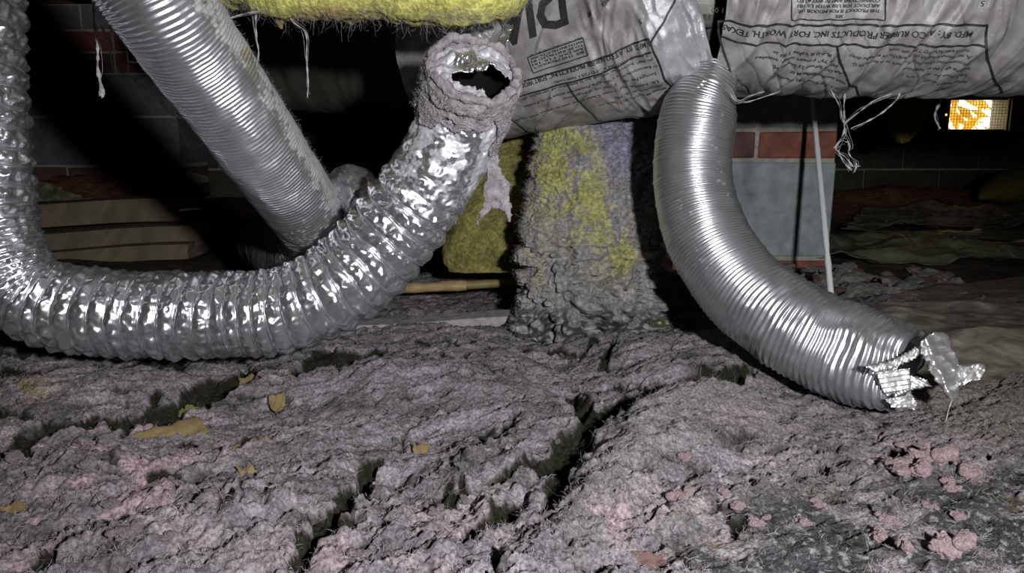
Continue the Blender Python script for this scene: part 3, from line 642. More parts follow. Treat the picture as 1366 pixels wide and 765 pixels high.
# ------------------------------------------------------------------ film-wrapped insulated ducts
class Wrap:
    def __init__(s, A, B, r, disp, taper):
        s.A = np.array(A); s.B = np.array(B); s.L = np.linalg.norm(s.B - s.A); s.ax = (s.B - s.A) / s.L
        mid = (s.A + s.B) / 2; e = CAM - mid; e[2] = 0; e = e - s.ax * (e @ s.ax); s.e = e / np.linalg.norm(e)
        dn = np.cross(s.ax, s.e); s.dn = dn if dn[2] < 0 else -dn; s.r = r; s.disp = disp; s.taper = taper
    crease = staticmethod(lambda u, a: 0 * u)
    def pos(s, u, th, off=0):
        R = s.taper(u / s.L) * s.r + s.disp(u, th * s.r) + off
        return s.A + u[..., None] * s.ax + R[..., None] * (np.cos(th)[..., None] * s.e + np.sin(th)[..., None] * s.dn)
    def hit(s, px, py):
        d = FWD + (px - 683) / F * RT + (382.5 - py) / F * UP
        w = CAM - s.A; dp = d - s.ax * (d @ s.ax); wp = w - s.ax * (w @ s.ax)
        a = dp @ dp; b = 2 * dp @ wp; c_ = wp @ wp - s.r ** 2; D = max(0, b * b - 4 * a * c_); t_ = (-b - math.sqrt(D)) / (2 * a)
        q = CAM + t_ * d - s.A; return q @ s.ax, math.atan2(q @ s.dn, q @ s.e)
    def build(s, name, parent, m_, n=420, m=300, f0=0, f1=1):
        U, T_ = np.meshgrid(np.linspace(s.L * f0, s.L * f1, n), np.linspace(-math.pi, math.pi, m, endpoint=False), indexing='ij')
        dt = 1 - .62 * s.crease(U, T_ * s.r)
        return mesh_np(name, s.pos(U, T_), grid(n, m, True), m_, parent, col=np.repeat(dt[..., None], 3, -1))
    def line(s, pts, wd, nseg=14):
        """ink line through pixel points; returns verts, quads"""
        uv = np.array([s.hit(*p) for p in pts]); uv[:, 1] *= s.r; out = []
        for a, b in zip(uv[:-1], uv[1:]):
            k = max(2, int(np.linalg.norm(b - a) / .002)); out.append(a + (b - a) * np.linspace(0, 1, k)[:, None])
        q = np.vstack(out); keep_ = np.ones(len(q), bool); keep_[1:] = np.linalg.norm(np.diff(q, axis=0), axis=1) > 1e-6; q = q[keep_]
        tg = np.gradient(q, axis=0); nn_ = np.stack([-tg[:, 1], tg[:, 0]], 1); nn_ /= np.linalg.norm(nn_, axis=1)[:, None] + 1e-9
        ww = wd * (1 + .3 * perlin(q[:, :1] * 200, q[:, 1:] * 200, 5)) / 2
        a = q - nn_ * ww; b = q + nn_ * ww; st = np.stack([a, b], 1).reshape(-1, 2)
        Vv = s.pos(st[:, 0], st[:, 1] / s.r, .0016); k = len(q); i = np.arange(k - 1) * 2
        return Vv, np.stack([i, i + 1, i + 3, i + 2], 1)
    def lines(s, name, L_, wd, m_, parent):
        Vs, Qs, off = [], [], 0
        for pts in L_:
            a, b = s.line(pts, wd); Vs.append(a); Qs.append(b + off); off += len(a)
        return mesh_np(name, np.vstack(Vs), np.vstack(Qs), m_, parent)
    def text(s, name, body, px, py, height, m_, parent, slope=0.0, width=None, space=1.0, bold=0.0, cut=0, gap=1.0):
        """print turned upside down on the film; (px,py) is where the reading starts (its baseline)"""
        cu = bpy.data.curves.new(name, 'FONT'); cu.body = body; cu.size = 1.0; cu.resolution_u = 2; cu.space_line = gap; cu.space_character = space; cu.offset = bold
        ob = bpy.data.objects.new('tmp', cu); C.objects.link(ob); dg = bpy.context.evaluated_depsgraph_get(); me = bpy.data.meshes.new_from_object(ob.evaluated_get(dg))
        bpy.data.objects.remove(ob); bpy.data.curves.remove(cu)
        if cut:
            bm_ = bmesh.new(); bm_.from_mesh(me); bmesh.ops.triangulate(bm_, faces=bm_.faces[:])
            for _ in range(cut):
                bmesh.ops.subdivide_edges(bm_, edges=[e for e in bm_.edges if e.calc_length() > .12], cuts=1); bmesh.ops.triangulate(bm_, faces=bm_.faces[:])
            bm_.to_mesh(me); bm_.free()
        co = np.zeros(len(me.vertices) * 3); me.vertices.foreach_get('co', co); co = co.reshape(-1, 3)
        sx = height / .72; sy = height / .72
        if width: sx = width / max(1e-6, co[:, 0].max() - co[:, 0].min())
        x = co[:, 0] * sx; y = co[:, 1] * sy
        u0, t0 = s.hit(px, py); u = u0 - x; th = t0 + (y - slope * x) / s.r
        P_ = s.pos(u, th, .0019).astype(np.float32); me.vertices.foreach_set('co', P_.ravel()); me.materials.clear(); me.materials.append(m_); me.name = name
        o_ = bpy.data.objects.new(name, me); C.objects.link(o_); o_.parent = parent; return o_

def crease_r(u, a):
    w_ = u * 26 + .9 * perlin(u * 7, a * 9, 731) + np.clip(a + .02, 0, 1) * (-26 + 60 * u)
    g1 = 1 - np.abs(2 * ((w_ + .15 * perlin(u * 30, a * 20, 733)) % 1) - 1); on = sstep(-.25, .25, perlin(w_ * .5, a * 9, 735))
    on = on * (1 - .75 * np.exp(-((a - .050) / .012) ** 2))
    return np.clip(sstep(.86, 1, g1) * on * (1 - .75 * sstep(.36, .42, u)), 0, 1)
def crease_l(u, a):
    w_ = u * 20 + a * 14 + .9 * perlin(u * 7, a * 9, 741); g1 = 1 - np.abs(2 * (w_ % 1) - 1)
    return np.clip(sstep(.88, 1, g1) * sstep(.0, .35, perlin(w_ * .5, a * 10, 745)), 0, 1)
def wr_right(u, a):
    f = u * 44 + 1.2 * perlin(u * 9, a * 10, 701) + a * 9
    z = .0062 * ridged(f * .6, a * 3.0, 703, 2, .5) + .0030 * fbm(u * 13, a * 7, 705, 3) + .0010 * facet(u * 60, a * 40, 707)
    fade = 1 - .55 * sstep(.33, .42, u)
    return z * fade - .0022 * crease_r(u, a) + .0035 * ridged(u * 16 + a * 8, a * 5, 711, 1) * (1 - .4 * fade)
def tp_right(f): return .88 + .12 * sstep(0, .05, f) + 0 * f
A = P(946, -14, 1.16); B = P(1620, -14, 1.13)
WR = Wrap(A, B, .1455, wr_right, tp_right)
WR.crease = crease_r
er = empty('insulated_duct', 'big grey film-wrapped insulated duct with upside-down print across the upper right', 'duct')
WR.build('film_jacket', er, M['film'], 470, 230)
WR.lines('printed_lines', [[(960, 32), (1080, 31), (1200, 31), (1314, 31)], [(962, 55), (1100, 56), (1200, 57), (1312, 57)], [(960, 31), (961, 55), (968, 80), (978, 100)], [(1314, 31), (1312, 57), (1316, 75), (1325, 100), (1338, 120)],
            [(1114, 56), (1120, 80), (1135, 105), (1148, 121)]], .0029, M['ink'], er)
WR.lines('box_outline', [[(1054, -30), (1054, 24), (1177, 24), (1177, -30)]], .0016, M['ink'], er)
s1 = WR.hit(1296, 46)[0] - WR.hit(968, 46)[0]
WR.text('lettering', 'MFD. BY: ATCO RUBBER PRODUCTS INC. FORT WORTH, TEXAS', 1296, 39, .0078, M['ink'], er, width=s1, bold=.014, cut=2)
body = ['Tested with ADC-FD 72R1 test code', 'A 90° bend is equal to 5 lengths of straight duct', 'Recommended Operating Pressure as in inches W.G.', 'lengths @ 1.00 in. Negative', 'UL Listed Air duct Class 1', 'MINIMUM INSTALLED']
ys = [62, 69.5, 77.5, 86, 94.5, 103]
for b_, y_ in zip(body, ys):
    w_ = WR.hit(1294, y_)[0] - WR.hit(1294 - len(b_) * 3.3, y_)[0]
    WR.text('lettering', b_, 1294 - (0 if y_ < 90 else 4), y_, .0046, M['inkfaint'], er, width=w_, bold=.008)
left = ['R-6.0 R Value 1.00 in', 'at 75° F mean temp. installed', 'Flame Spread 25 Smoke 50', 'AIR DUCT MINIMUM 90', 'test method UL 181 Standard', 'Class 1 Air Duct']
for k, b_ in enumerate(left):
    y_ = 66 + k * 8.3; x_ = 1108 + k * 5; w_ = WR.hit(x_, y_)[0] - WR.hit(x_ - len(b_) * 3.6, y_)[0]
    WR.text('lettering', b_, x_, y_, .0048, M['ink'], er, width=w_, bold=.008)
for k, b_ in enumerate(['SEE', 'THIS PRODUCT IS FOR INDOOR USE', 'AIR DUCT FOR USE WITH UL 181', 'CONNECTIONS AND BE INSTALLED']):
    x_ = 1172 if k else 1122; y_ = 17.5 - k * 6.5
    w_ = WR.hit(x_, y_)[0] - WR.hit(x_ - (110 if k else 10), y_)[0]
    WR.text('lettering', b_, x_, y_ , .0038, M['ink'], er, width=w_, bold=.012)
WR.text('lettering', '5', 1311, 0, .007, M['ink'], er, bold=.01)
WR.text('lettering', '1 00', 969, 13, .007, M['ink'], er, bold=.01)

def wr_left(u, a):
    z = .0024 * ridged(u * 9 + a * 12, a * 4 - u * 4, 721, 2) + .0028 * fbm(u * 9, a * 7, 723, 3) + .0010 * facet(u * 40 + a * 30, a * 30, 725)
    en = sstep(.30, .36, u)
    return z - .002 * crease_l(u, a) + en * (.006 * ridged(u * 26, a * 9, 727, 2) - .002)
A = P(598, 84, 1.40); B = P(962, -6, 1.15)
def tp_left(f): return 1 - .22 * sstep(.86, 1.0, f)
WL = Wrap(A, B, .1455, wr_left, tp_left)
WL.crease = crease_l
el = empty('insulated_duct', 'tilted film-wrapped insulated duct behind the open duct mouth, printed DIA', 'duct')
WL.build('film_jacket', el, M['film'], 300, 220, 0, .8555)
WL.lines('printed_lines', [[(662, 117), (720, 102), (800, 77), (868, 49)], [(660, 134), (720, 120), (800, 96), (870, 67)], [(868, 49), (874, 68), (884, 90), (893, 112), (902, 120)],
           [(757, 109), (772, 133), (790, 150), (808, 160)], [(870, 54), (885, 30), (896, 4), (900, -12)], [(680, 154), (695, 166), (712, 175)]], .0027, M['ink'], el)
WL.lines('box_outline', [[(705, 76), (779, 50), (786, 72), (712, 97), (705, 76)]], .0015, M['ink'], el)
def sl(p, q):
    a = WL.hit(*p); b = WL.hit(*q); return (b[1] - a[1]) * WL.r / (b[0] - a[0]), math.hypot(a[0] - b[0], (a[1] - b[1]) * WL.r)
k_, w_ = sl((862, 60), (668, 124))
WL.text('lettering', 'MFD. BY: ATCO RUBBER PRODUCTS INC. FORT WORTH, TEXAS', 862, 55, .0075, M['ink'], el, slope=k_, width=w_, bold=.012, cut=2)
bodyL = [('Tested with ADC-FD72R1 test code', 866, 69, 740, 108), ('A 90° bend is equal to 5 lengths of straight duct', 872, 75, 690, 131), ('** Recommended Operating Pressure in inches W.G. Positive', 878, 83, 700, 138), ('lengths @ 1.00 in. Negative', 876, 93, 752, 129), ('UL Listed, Air Duct Class 1 for use in attics and crawl', 880, 100, 690, 156),
         ('All Standards UL 181', 884, 107, 822, 126), ('MINIMUM INSTALLED R VALUE 6.0', 889, 114, 800, 138)]
for b_, xa, ya, xb, yb in bodyL:
    k_, w_ = sl((xa, ya), (xb, yb)); WL.text('lettering', b_, xa, ya, .0044, M['inkfaint'], el, slope=k_, width=w_, bold=.01)
for k, b_ in enumerate(['SEE THIS PRODUCT', 'AIR DUCT UL 181', 'TO BE INSTALLED IN', 'WITH INSTRUCTIONS', 'ACCORDANCE']):
    k_, w_ = sl((781, 66), (712, 89)); WL.text('lettering', b_, 781 - k * .8, 66 - k * 4.4, .0032, M['ink'], el, slope=k_, width=w_, bold=.015)
k_, _ = sl((745, 36), (690, 57))
WL.text('lettering', 'DIA', 757, -16, .050, M['ink'], el, slope=k_, bold=.035, cut=2)
WL.text('lettering', '6', 818, -18, .024, M['ink'], el, slope=k_, bold=.035, cut=2)
WL.text('lettering', '"', 792, 3, .018, M['ink'], el, slope=k_, bold=.0)
WL.text('lettering', '5', 858, 24, .0065, M['ink'], el, slope=k_, bold=.01)
# shiny gathered film at its right end
o = WL.build('gathered_film', el, M['filmshiny'], 70, 220, .855, 1); o['label'] = 'clear shiny film gathered at the duct end'
# metal tee between them
bm = bmesh.new(); bmesh.ops.create_cone(bm, cap_ends=True, segments=40, radius1=.085, radius2=.085, depth=.14)
me = bpy.data.meshes.new('tee'); bm.to_mesh(me); bm.free(); me.materials.append(M['dull'])
o = bpy.data.objects.new('duct_tee', me); C.objects.link(o); o.rotation_euler = (0, math.pi / 2, 0); o.location = P(935, 5, 1.19); tag(o, 'dark dusty metal tee in the gap between the two wrapped ducts', 'duct')
# dim wrapped duct far behind
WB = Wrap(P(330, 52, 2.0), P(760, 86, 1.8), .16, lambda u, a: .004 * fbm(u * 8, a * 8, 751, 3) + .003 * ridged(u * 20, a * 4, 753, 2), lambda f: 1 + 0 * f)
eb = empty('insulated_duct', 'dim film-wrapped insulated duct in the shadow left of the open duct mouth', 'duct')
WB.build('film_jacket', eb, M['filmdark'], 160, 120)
WB.text('lettering', '6" DIA', 560, 60, .045, M['ink'], eb, bold=.03, cut=2)

# ------------------------------------------------------------------ glass-wool batts
def slab(name, pts, n, m, disp, colf, e1v, e2v, parent=None, sup=.6, cap=True):
    """pts rows: x,y,z,halfwidth,halfthickness"""
    q, s = catmull(pts, n); c = q[:, :3]; th = np.linspace(0, 2 * math.pi, m, endpoint=False)
    S, TH = np.meshgrid(s, th, indexing='ij'); cs, sn = np.cos(TH), np.sin(TH)
    cx = np.sign(cs) * np.abs(cs) ** sup; sx = np.sign(sn) * np.abs(sn) ** sup
    a = q[:, 3][:, None] * cx; b = q[:, 4][:, None] * sx
    e1v = np.array(e1v, float); e2v = np.array(e2v, float)
    D = disp(S, a, b, TH); nn_ = cs[..., None] * e1v + sn[..., None] * e2v
    V_ = c[:, None] + a[..., None] * e1v + b[..., None] * e2v + D[..., None] * nn_
    if cap: V_[0] = V_[0].mean(0); V_[-1] = V_[-1].mean(0)
    cl = colf(S / s[-1], a / q[:, 3][:, None], V_)
    return V_, nn_, cl, mesh_np(name, V_, grid(n, m, True), M['batt'], parent, col=cl)
YEL = np.array((.56, .56, .21)); GRY = np.array((.34, .33, .34)); LAV = np.array((.34, .32, .43))
def row(px0, px1, py, d, th): a = P(px0, py, d); b = P(px1, py, d); return list((a + b) / 2) + [abs(b[0] - a[0]) / 2, th]
bat = empty('insulation_batt', 'hanging slab of yellow glass wool furred with grey dust, between the ducts', 'insulation')
pts = [row(728, 862, 120, 1.40, .02), row(722, 866, 150, 1.36, .030), row(716, 868, 200, 1.33, .036), row(706, 870, 260, 1.31, .040), row(698, 874, 320, 1.29, .042), row(690, 878, 380, 1.28, .045), row(686, 884, 425, 1.27, .048), row(700, 884, 452, 1.26, .04)]
def dB(S, a, b, TH):
    return .011 * fbm(a * 20, S * 9, 801, 4, .55) + .006 * ridged(a * 34 + 2 * perlin(S * 8, a * 9, 805), S * 15, 803, 4, .65) + .0022 * billow(a * 160, S * 130, 807, 3, .7) - .020 * sstep(.28, .335, S) * sstep(.45, .9, ridged(a * 30, S * 26, 809, 2))
def cB(f, a, V_):
    px, py, _ = proj(V_); n1 = fbm(px / 30, py / 40, 811, 4); n2 = fbm(px / 9, py / 22, 813, 3)
    y = 1.25 * ell(px, py, 755, 225, 52, 60, 62) + .95 * ell(px, py, 790, 280, 45, 75, -20) + .9 * ell(px, py, 830, 345, 28, 22) + .9 * ell(px, py, 735, 175, 40, 30) + .7 * ell(px, py, 880, 432, 12, 10) + .5 * ell(px, py, 710, 350, 18, 50)
    y = np.clip(y * sstep(-.55, .35, n1 + .6 * n2 + .1), 0, 1)
    col = np.zeros(px.shape + (3,)); col[:] = GRY; lv = np.clip(1.3 * ell(px, py, 825, 195, 30, 60, 0), 0, 1); col += lv[..., None] * (LAV * .95 - col)
    col += (y * (1 - .85 * lv))[..., None] * (YEL * .8 - col); col *= (1 + .25 * n2)[..., None]
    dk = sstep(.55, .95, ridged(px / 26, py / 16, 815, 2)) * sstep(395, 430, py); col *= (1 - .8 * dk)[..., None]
    return np.clip(col, .01, 1)
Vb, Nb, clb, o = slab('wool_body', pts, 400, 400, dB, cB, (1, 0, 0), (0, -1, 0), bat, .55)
fr = (Nb[..., 1] < .2).ravel(); rk = np.where(fr)[0]
Vf, Qf = strands(Vb.reshape(-1, 3)[rk], Nb.reshape(-1, 3)[rk] + (0, 0, -.5), 9000, .009, .0003, .6, 4, 15); o = mesh_np('dust_fuzz', Vf, Qf, M['lint'], bat); o['kind'] = 'stuff'
# thin dark batt behind, left
pts = [row(612, 730, 140, 1.55, .03), row(610, 730, 200, 1.52, .04), row(600, 725, 270, 1.5, .045), row(590, 715, 330, 1.48, .045), row(600, 700, 362, 1.47, .03)]
def cY(f, a, V_):
    px, py, _ = proj(V_); n1 = fbm(px / 20, py / 30, 821, 4); col = np.zeros(px.shape + (3,)); col[:] = (.26, .25, .08); col *= (1 + .35 * n1)[..., None]; return np.clip(col, .01, 1)
_, _, _, o = slab('insulation_batt', pts, 140, 140, lambda S, a, b, T_: .010 * fbm(a * 14, S * 10, 823, 4) + .006 * ridged(a * 20, S * 8, 825, 3), cY, (1, 0, 0), (0, -1, 0))
tag(o, 'dark yellow glass-wool batt in shadow behind the hanging lint strip', 'insulation')
# top batt
def rowh(px, py0, py1, d, th): a = P(px, py0, d); b = P(px, py1, d); return list((a + b) / 2) + [abs(b[2] - a[2]) / 2, th]
tb = empty('insulation_batt', 'bright yellow glass-wool batt sagging along the top edge of the view', 'insulation')
pts = [rowh(262, -60, -20, 1.0, .02), rowh(300, -80, 4, .99, .035), rowh(340, -80, 14, .98, .04), rowh(390, -80, 20, .97, .045), rowh(440, -80, 27, .96, .045), rowh(500, -80, 22, .95, .045), rowh(560, -80, 28, .94, .045), rowh(610, -80, 33, .94, .045), rowh(655, -80, 27, .94, .045), rowh(690, -80, 14, .95, .04), rowh(722, -80, -20, .96, .03)]
def cT(f, a, V_):
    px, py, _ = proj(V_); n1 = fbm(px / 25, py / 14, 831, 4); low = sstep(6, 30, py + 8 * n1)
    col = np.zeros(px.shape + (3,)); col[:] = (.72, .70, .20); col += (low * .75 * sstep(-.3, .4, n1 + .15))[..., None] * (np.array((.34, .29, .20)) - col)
    col += (.8 * ell(px, py, 445, 18, 32, 10))[..., None] * (np.array((.42, .26, .12)) - col); return np.clip(col * (1 + .2 * n1)[..., None], .01, 1)
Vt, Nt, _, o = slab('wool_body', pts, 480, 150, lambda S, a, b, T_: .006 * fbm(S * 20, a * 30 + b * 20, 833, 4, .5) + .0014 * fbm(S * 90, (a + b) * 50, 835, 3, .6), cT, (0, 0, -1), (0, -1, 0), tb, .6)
rk = np.where((Nt[..., 2] < -.35).ravel() & (Nt[..., 1] < .3).ravel())[0]
Vf, Qf = strands(Vt.reshape(-1, 3)[rk], Nt.reshape(-1, 3)[rk] + (0, 0, -.6), 1100, .020, .0002, .45, 5, 16)
o = mesh_np('hanging_fuzz', Vf, Qf, M['cob'], tb); o['kind'] = 'stuff'
# far right batts
pts = [row(1200, 1240, -120, 2.7, .03), row(1198, 1240, 0, 2.7, .04), row(1196, 1240, 100, 2.7, .04), row(1192, 1238, 135, 2.7, .05), row(1190, 1230, 165, 2.68, .04), row(1196, 1210, 192, 2.66, .02)]
_, _, _, o = slab('insulation_batt', pts, 90, 90, lambda S, a, b, T_: .012 * fbm(a * 14, S * 10, 843, 4), lambda f, a, V_: np.clip(np.array((.40, .38, .05)) * (1 + .5 * np.clip(a, 0, 1))[..., None], 0, 1), (1, 0, 0), (0, -1, 0))
tag(o, 'small yellow batt hanging left of the bright wall vent', 'insulation')
pts = [list(P(1305, 262, 3.0)) + [.01, .01], list(P(1335, 252, 3.0)) + [.05, .1], list(P(1380, 242, 3.0)) + [.07, .12], list(P(1440, 250, 3.0)) + [.05, .1], list(P(1470, 260, 3.0)) + [.01, .01]]
_, _, _, o = slab('insulation_batt', pts, 90, 60, lambda S, a, b, T_: .008 * fbm(a * 14, S * 10, 845, 4), lambda f, a, V_: np.tile(np.array((.22, .20, .05)), f.shape + (1,)), (0, 0, 1), (0, -1, 0), None, 1)
tag(o, 'dull yellow batt lying on the ground at the far right edge', 'insulation')

# ------------------------------------------------------------------ plastic sheets
def sheet(name, pxr, pyr, zf, m_, label, n=160, m=120, thick=.001, amp=.02, seed=0, edge=8):
    U, W_ = np.meshgrid(np.linspace(0, 1, n), np.linspace(0, 1, m), indexing='ij')
    (ax, ay), (bx, by), (cx, cy), (dx, dy) = pxr
    PX = (ax * (1 - U) + bx * U) * (1 - W_) + (dx * (1 - U) + cx * U) * W_ ; PY = (ay * (1 - U) + by * U) * (1 - W_) + (dy * (1 - U) + cy * U) * W_
    PX = PX + edge * perlin(U * 5, W_ * 5, seed); PY = PY + edge * .4 * perlin(U * 6, W_ * 6, seed + 1)
    r = FWD + ((PX - 683) / F)[..., None] * RT + ((382.5 - PY) / F)[..., None] * UP
    q = CAM + r * ((-CAMZ) / r[..., 2])[..., None]; x, y = q[..., 0], q[..., 1]
    q[..., 2] = zf(x, y, U, W_) + amp * (.3 + .7 * sstep(0, .3, W_)) * (.55 * ridged(x * 2.6 + y * 1.5 + .5 * perlin(x * 3, y * 3, seed), y * 3.2 - x * .8, seed + 2, 3, .42) + .25 * fbm(x * 9, y * 7, seed + 4, 3))
    o_ = mesh_np(name, q, grid(n, m), m_); s_ = o_.modifiers.new('s', 'SOLIDIFY'); s_.thickness = thick
    if label: tag(o_, label, 'plastic sheet')
    return o_
sheet('plastic_sheet', [(1030, 412), (1440, 362), (1600, 560), (1270, 540)], None, lambda x, y, u, v: .002 + .022 * sstep(0, .3, u) * sstep(0, .3, v) * (1 - sstep(.55, 1, v)) - .02 * sstep(.85, 1, v), M['plastic'], 'crumpled brown plastic sheet on the ground behind the torn duct end', 260, 160, amp=.022, seed=900)
sheet('plastic_sheet', [(1090, 314), (1480, 300), (1480, 346), (1090, 352)], None, lambda x, y, u, v: soil_z(x, y) + .012, M['oliveplastic'], 'olive plastic sheet folded across the ground beyond the rubble at right', 200, 100, amp=.035, seed=910)
sheet('plastic_sheet', [(1150, 288), (1500, 280), (1500, 300), (1120, 310)], None, lambda x, y, u, v: soil_z(x, y) + .01, M['plastic'], 'dark plastic sheet in the far distance below the bright vent', 140, 80, amp=.03, seed=920)
o = ragged('plastic_sheet', [(1232, 312), (1262, 300), (1300, 296), (1322, 300), (1366, 318), (1400, 330), (1400, 336), (1330, 326), (1290, 312), (1262, 310)], 2.9, 2.3, M['oliveplastic'], 60, .01, .002, 930, 1); tag(o, 'raised pale fold of plastic sheet right of the dark pier gap', 'plastic sheet')
o = ragged('plastic_sheet', [(45, 238), (70, 244), (100, 258), (128, 266), (60, 280), (40, 280)], 2.5, 2.4, M['oliveplastic'], 60, .01, .002, 940, 1); tag(o, 'small grey plastic sheet end draped at far left beside the boards', 'plastic sheet')

# ------------------------------------------------------------------ boards at left, ledge, pipe, rod
def board(name, label, p0, p1, d, h, dep, m_, group=None, cat='board'):
    a = P(*p0, d); b = P(*p1, d); c_ = (a + b) / 2; L_ = np.linalg.norm(b - a); v = (b - a) / L_
    n = 40; bm = bmesh.new(); bmesh.ops.create_cube(bm, size=1); bmesh.ops.subdivide_edges(bm, edges=bm.edges[:], cuts=5, use_grid_fill=True)
    for vt in bm.verts:
        vt.co = Vector((vt.co.x * L_, vt.co.y * dep, vt.co.z * h)); vt.co.z += .004 * math.sin(vt.co.x * 9) ; vt.co.y += .004 * math.sin(vt.co.x * 13); vt.co.x += random.uniform(-.003, .003)
    bmesh.ops.bevel(bm, geom=[e for e in bm.edges if e.calc_face_angle(0) > 1], offset=.003, segments=1)
    me = bpy.data.meshes.new(name); bm.to_mesh(me); bm.free(); me.materials.append(m_)
    o_ = bpy.data.objects.new(name, me); C.objects.link(o_); o_.location = c_ + np.array((0, dep / 2, 0)); o_.rotation_euler = (0, -math.asin(v[2]), math.atan2(v[1], v[0]))
    tag(o_, label, cat, group); return o_
board('wooden_board', 'top brown board of the dim stack behind the upright duct', (-40, 290), (242, 281), 2.20, .064, .15, M['wood'])
board('wooden_board', 'middle brown board of the dim stack, the longest', (-40, 328), (268, 314), 2.14, .050, .18, M['wood'])
board('wooden_board', 'lowest brown board of the dim stack, half buried', (-40, 352), (250, 337), 2.08, .040, .18, M['wood'])
board('ledge_board', 'lint-covered flat board edge in front of the hanging insulation slab', (455, 438), (742, 430), 1.28, .016, .05, M['lint'])
V, S, TH, _ = sweep([(505, 386, 1.46, .0095), (560, 384, 1.46, .0095), (600, 382, 1.46, .0095), (622, 381, 1.46, .0095)], 60, 24, lambda S, TH, r, L: (.0012 * fbm(S * 40, TH, 950, 3), 0 * S))
pe = empty('pipe', 'thin yellowish pipe on the ground behind the foil duct bend', 'pipe'); mesh_np('sleeve', V, grid(60, 24, True), M['pipetan'], pe)
V, S, TH, _ = sweep([(618, 381, 1.46, .0085), (650, 379, 1.46, .008), (700, 377, 1.46, .008)], 30, 24, lambda S, TH, r, L: (0 * S, 0 * S)); o = mesh_np('dark_pipe_end', V, grid(30, 24, True), M['grille'], pe)
V, Q = thin_tube([[P(1082, 110, 1.87), P(1089, 185, 1.76), P(1098, 280, 1.64), P(1110, 410, 1.51)]], .0058, m=16)
o = mesh_np('plastic_rod', V, Q, M['rod']); tag(o, 'thin white plastic rod standing right of the block pier', 'rod')

# ------------------------------------------------------------------ rubble, paper scraps, pink puffs
def lump(name, seed, m_, flat=.6, sub=2, jag=.25, smooth=False):
    bm = bmesh.new(); bmesh.ops.create_icosphere(bm, subdivisions=sub, radius=1)
    g_ = np.random.default_rng(seed); ph_ = g_.uniform(0, 50)
    for v in bm.verts:
        c_ = v.co; d_ = float(fbm(np.array([c_.x * 1.3 + ph_]), np.array([c_.y * 1.3 + c_.z * 1.7]), seed, 3)[0]); v.co = c_ * (1 + jag * d_ * 1.6); v.co.z *= flat
    for f in bm.faces: f.smooth = smooth
    me = bpy.data.meshes.new(name); bm.to_mesh(me); bm.free(); me.materials.append(m_); return me
stone_m = [lump('stone', 10 + k, M['stone'], .55, 2, .35) for k in range(5)]; brk_m = [lump('brick_fragment', 30 + k, M['brickdark'], .5, 1, .3) for k in range(3)]
g = np.random.default_rng(11)
for k in range(95):
    px = g.uniform(1010, 1275); py = g.uniform(345, 392) + (px < 1090) * 4
    q = G(px, py, .01); isb = k % 5 == 0; me = (brk_m[k % 3] if isb else stone_m[k % 5]); s_ = g.uniform(.011, .027)
    o = bpy.data.objects.new('brick_fragment' if isb else 'rubble_stone', me); C.objects.link(o); q[2] = soil_z(np.array([q[0]]), np.array([q[1]]))[0] + s_ * .25; o.location = q; o.rotation_euler = (g.uniform(-.3, .3), g.uniform(-.3, .3), g.uniform(0, 6)); o.scale = (s_ * g.uniform(.9, 1.6), s_, s_)
    if isb: tag(o, 'small reddish brick fragment in the rubble bed beyond the shiny duct', 'brick fragment', 'brick fragments in the rubble')
    else: tag(o, 'grey stone in the rubble bed beyond the shiny duct', 'stone', 'stones in the rubble')
def scrap(label, outline, m_=None, amp=.003, lift=.015, name='paper_scrap', cat='paper', thick=.0018, curl=.006):
    oo = np.array(outline, float); cx, cy = oo.mean(0); q = G(cx, cy); z0 = gz(q[0], q[1]); n = 26
    x0, y0 = oo.min(0); x1, y1 = oo.max(0); X, Y = np.meshgrid(np.linspace(x0, x1, n), np.linspace(y0, y1, n), indexing='ij'); ins = np.zeros(X.shape, bool); j = len(oo) - 1
    sd = int(cx * 7 + cy); Xw = X + 1.4 * fbm(X / 12, Y / 12, sd, 2); Yw = Y + 1 * fbm(X / 12 + 30, Y / 12, sd, 2)
    for i in range(len(oo)):
        xi, yi = oo[i]; xj, yj = oo[j]; ins ^= ((yi > Yw) != (yj > Yw)) & (Xw < (xj - xi) * (Yw - yi) / ((yj - yi) or 1e-9) + xi); j = i
    Vv = np.zeros(X.shape + (3,))
    slope = .8
    for a in range(n):
        for b in range(n):
            # the scrap leans up away from the viewer: a tilted plane through its centre
            r_ = FWD + (X[a, b] - 683) / F * RT + (382.5 - Y[a, b]) / F * UP
            nrm_ = np.array((0, -slope, 1.0)); p0 = np.array((q[0], q[1], z0 + lift)); t_ = (nrm_ @ (p0 - CAM)) / (nrm_ @ r_); Vv[a, b] = CAM + t_ * r_
    Vv[..., 2] += amp * fbm(X / 14, Y / 14, sd + 5, 3) + curl * ((X - cx) / (x1 - x0)) ** 2
    Qv = grid(n, n); Qv = Qv[ins.ravel()[Qv].all(1)]
    o_ = mesh_np(name, Vv, Qv, m_ or M['kraft']); s_ = o_.modifiers.new('s', 'SOLIDIFY'); s_.thickness = thick; tag(o_, label, cat); return o_
scrap('largest curled tan kraft paper scrap, beside the yellow wool tuft at left', [(168, 582), (205, 570), (262, 554), (270, 560), (284, 578), (262, 590), (244, 600), (215, 585), (190, 590)], lift=.022)
scrap('long tan paper scrap right of and below the largest scrap', [(300, 598), (325, 588), (352, 584), (368, 586), (366, 598), (345, 606), (325, 612), (300, 610), (278, 616), (272, 608)])
scrap('small round tan paper scrap below the long paper scrap', [(316, 625), (330, 620), (344, 628), (338, 636), (320, 638)])
scrap('square tan paper scrap below the amber pebble-like scraps', [(358, 530), (378, 524), (382, 540), (374, 550), (360, 548)])
scrap('dark tan domed scrap under the foil duct, left one of the pair', [(316, 504), (334, 498), (350, 504), (352, 514), (336, 520), (318, 514)], curl=-.01)
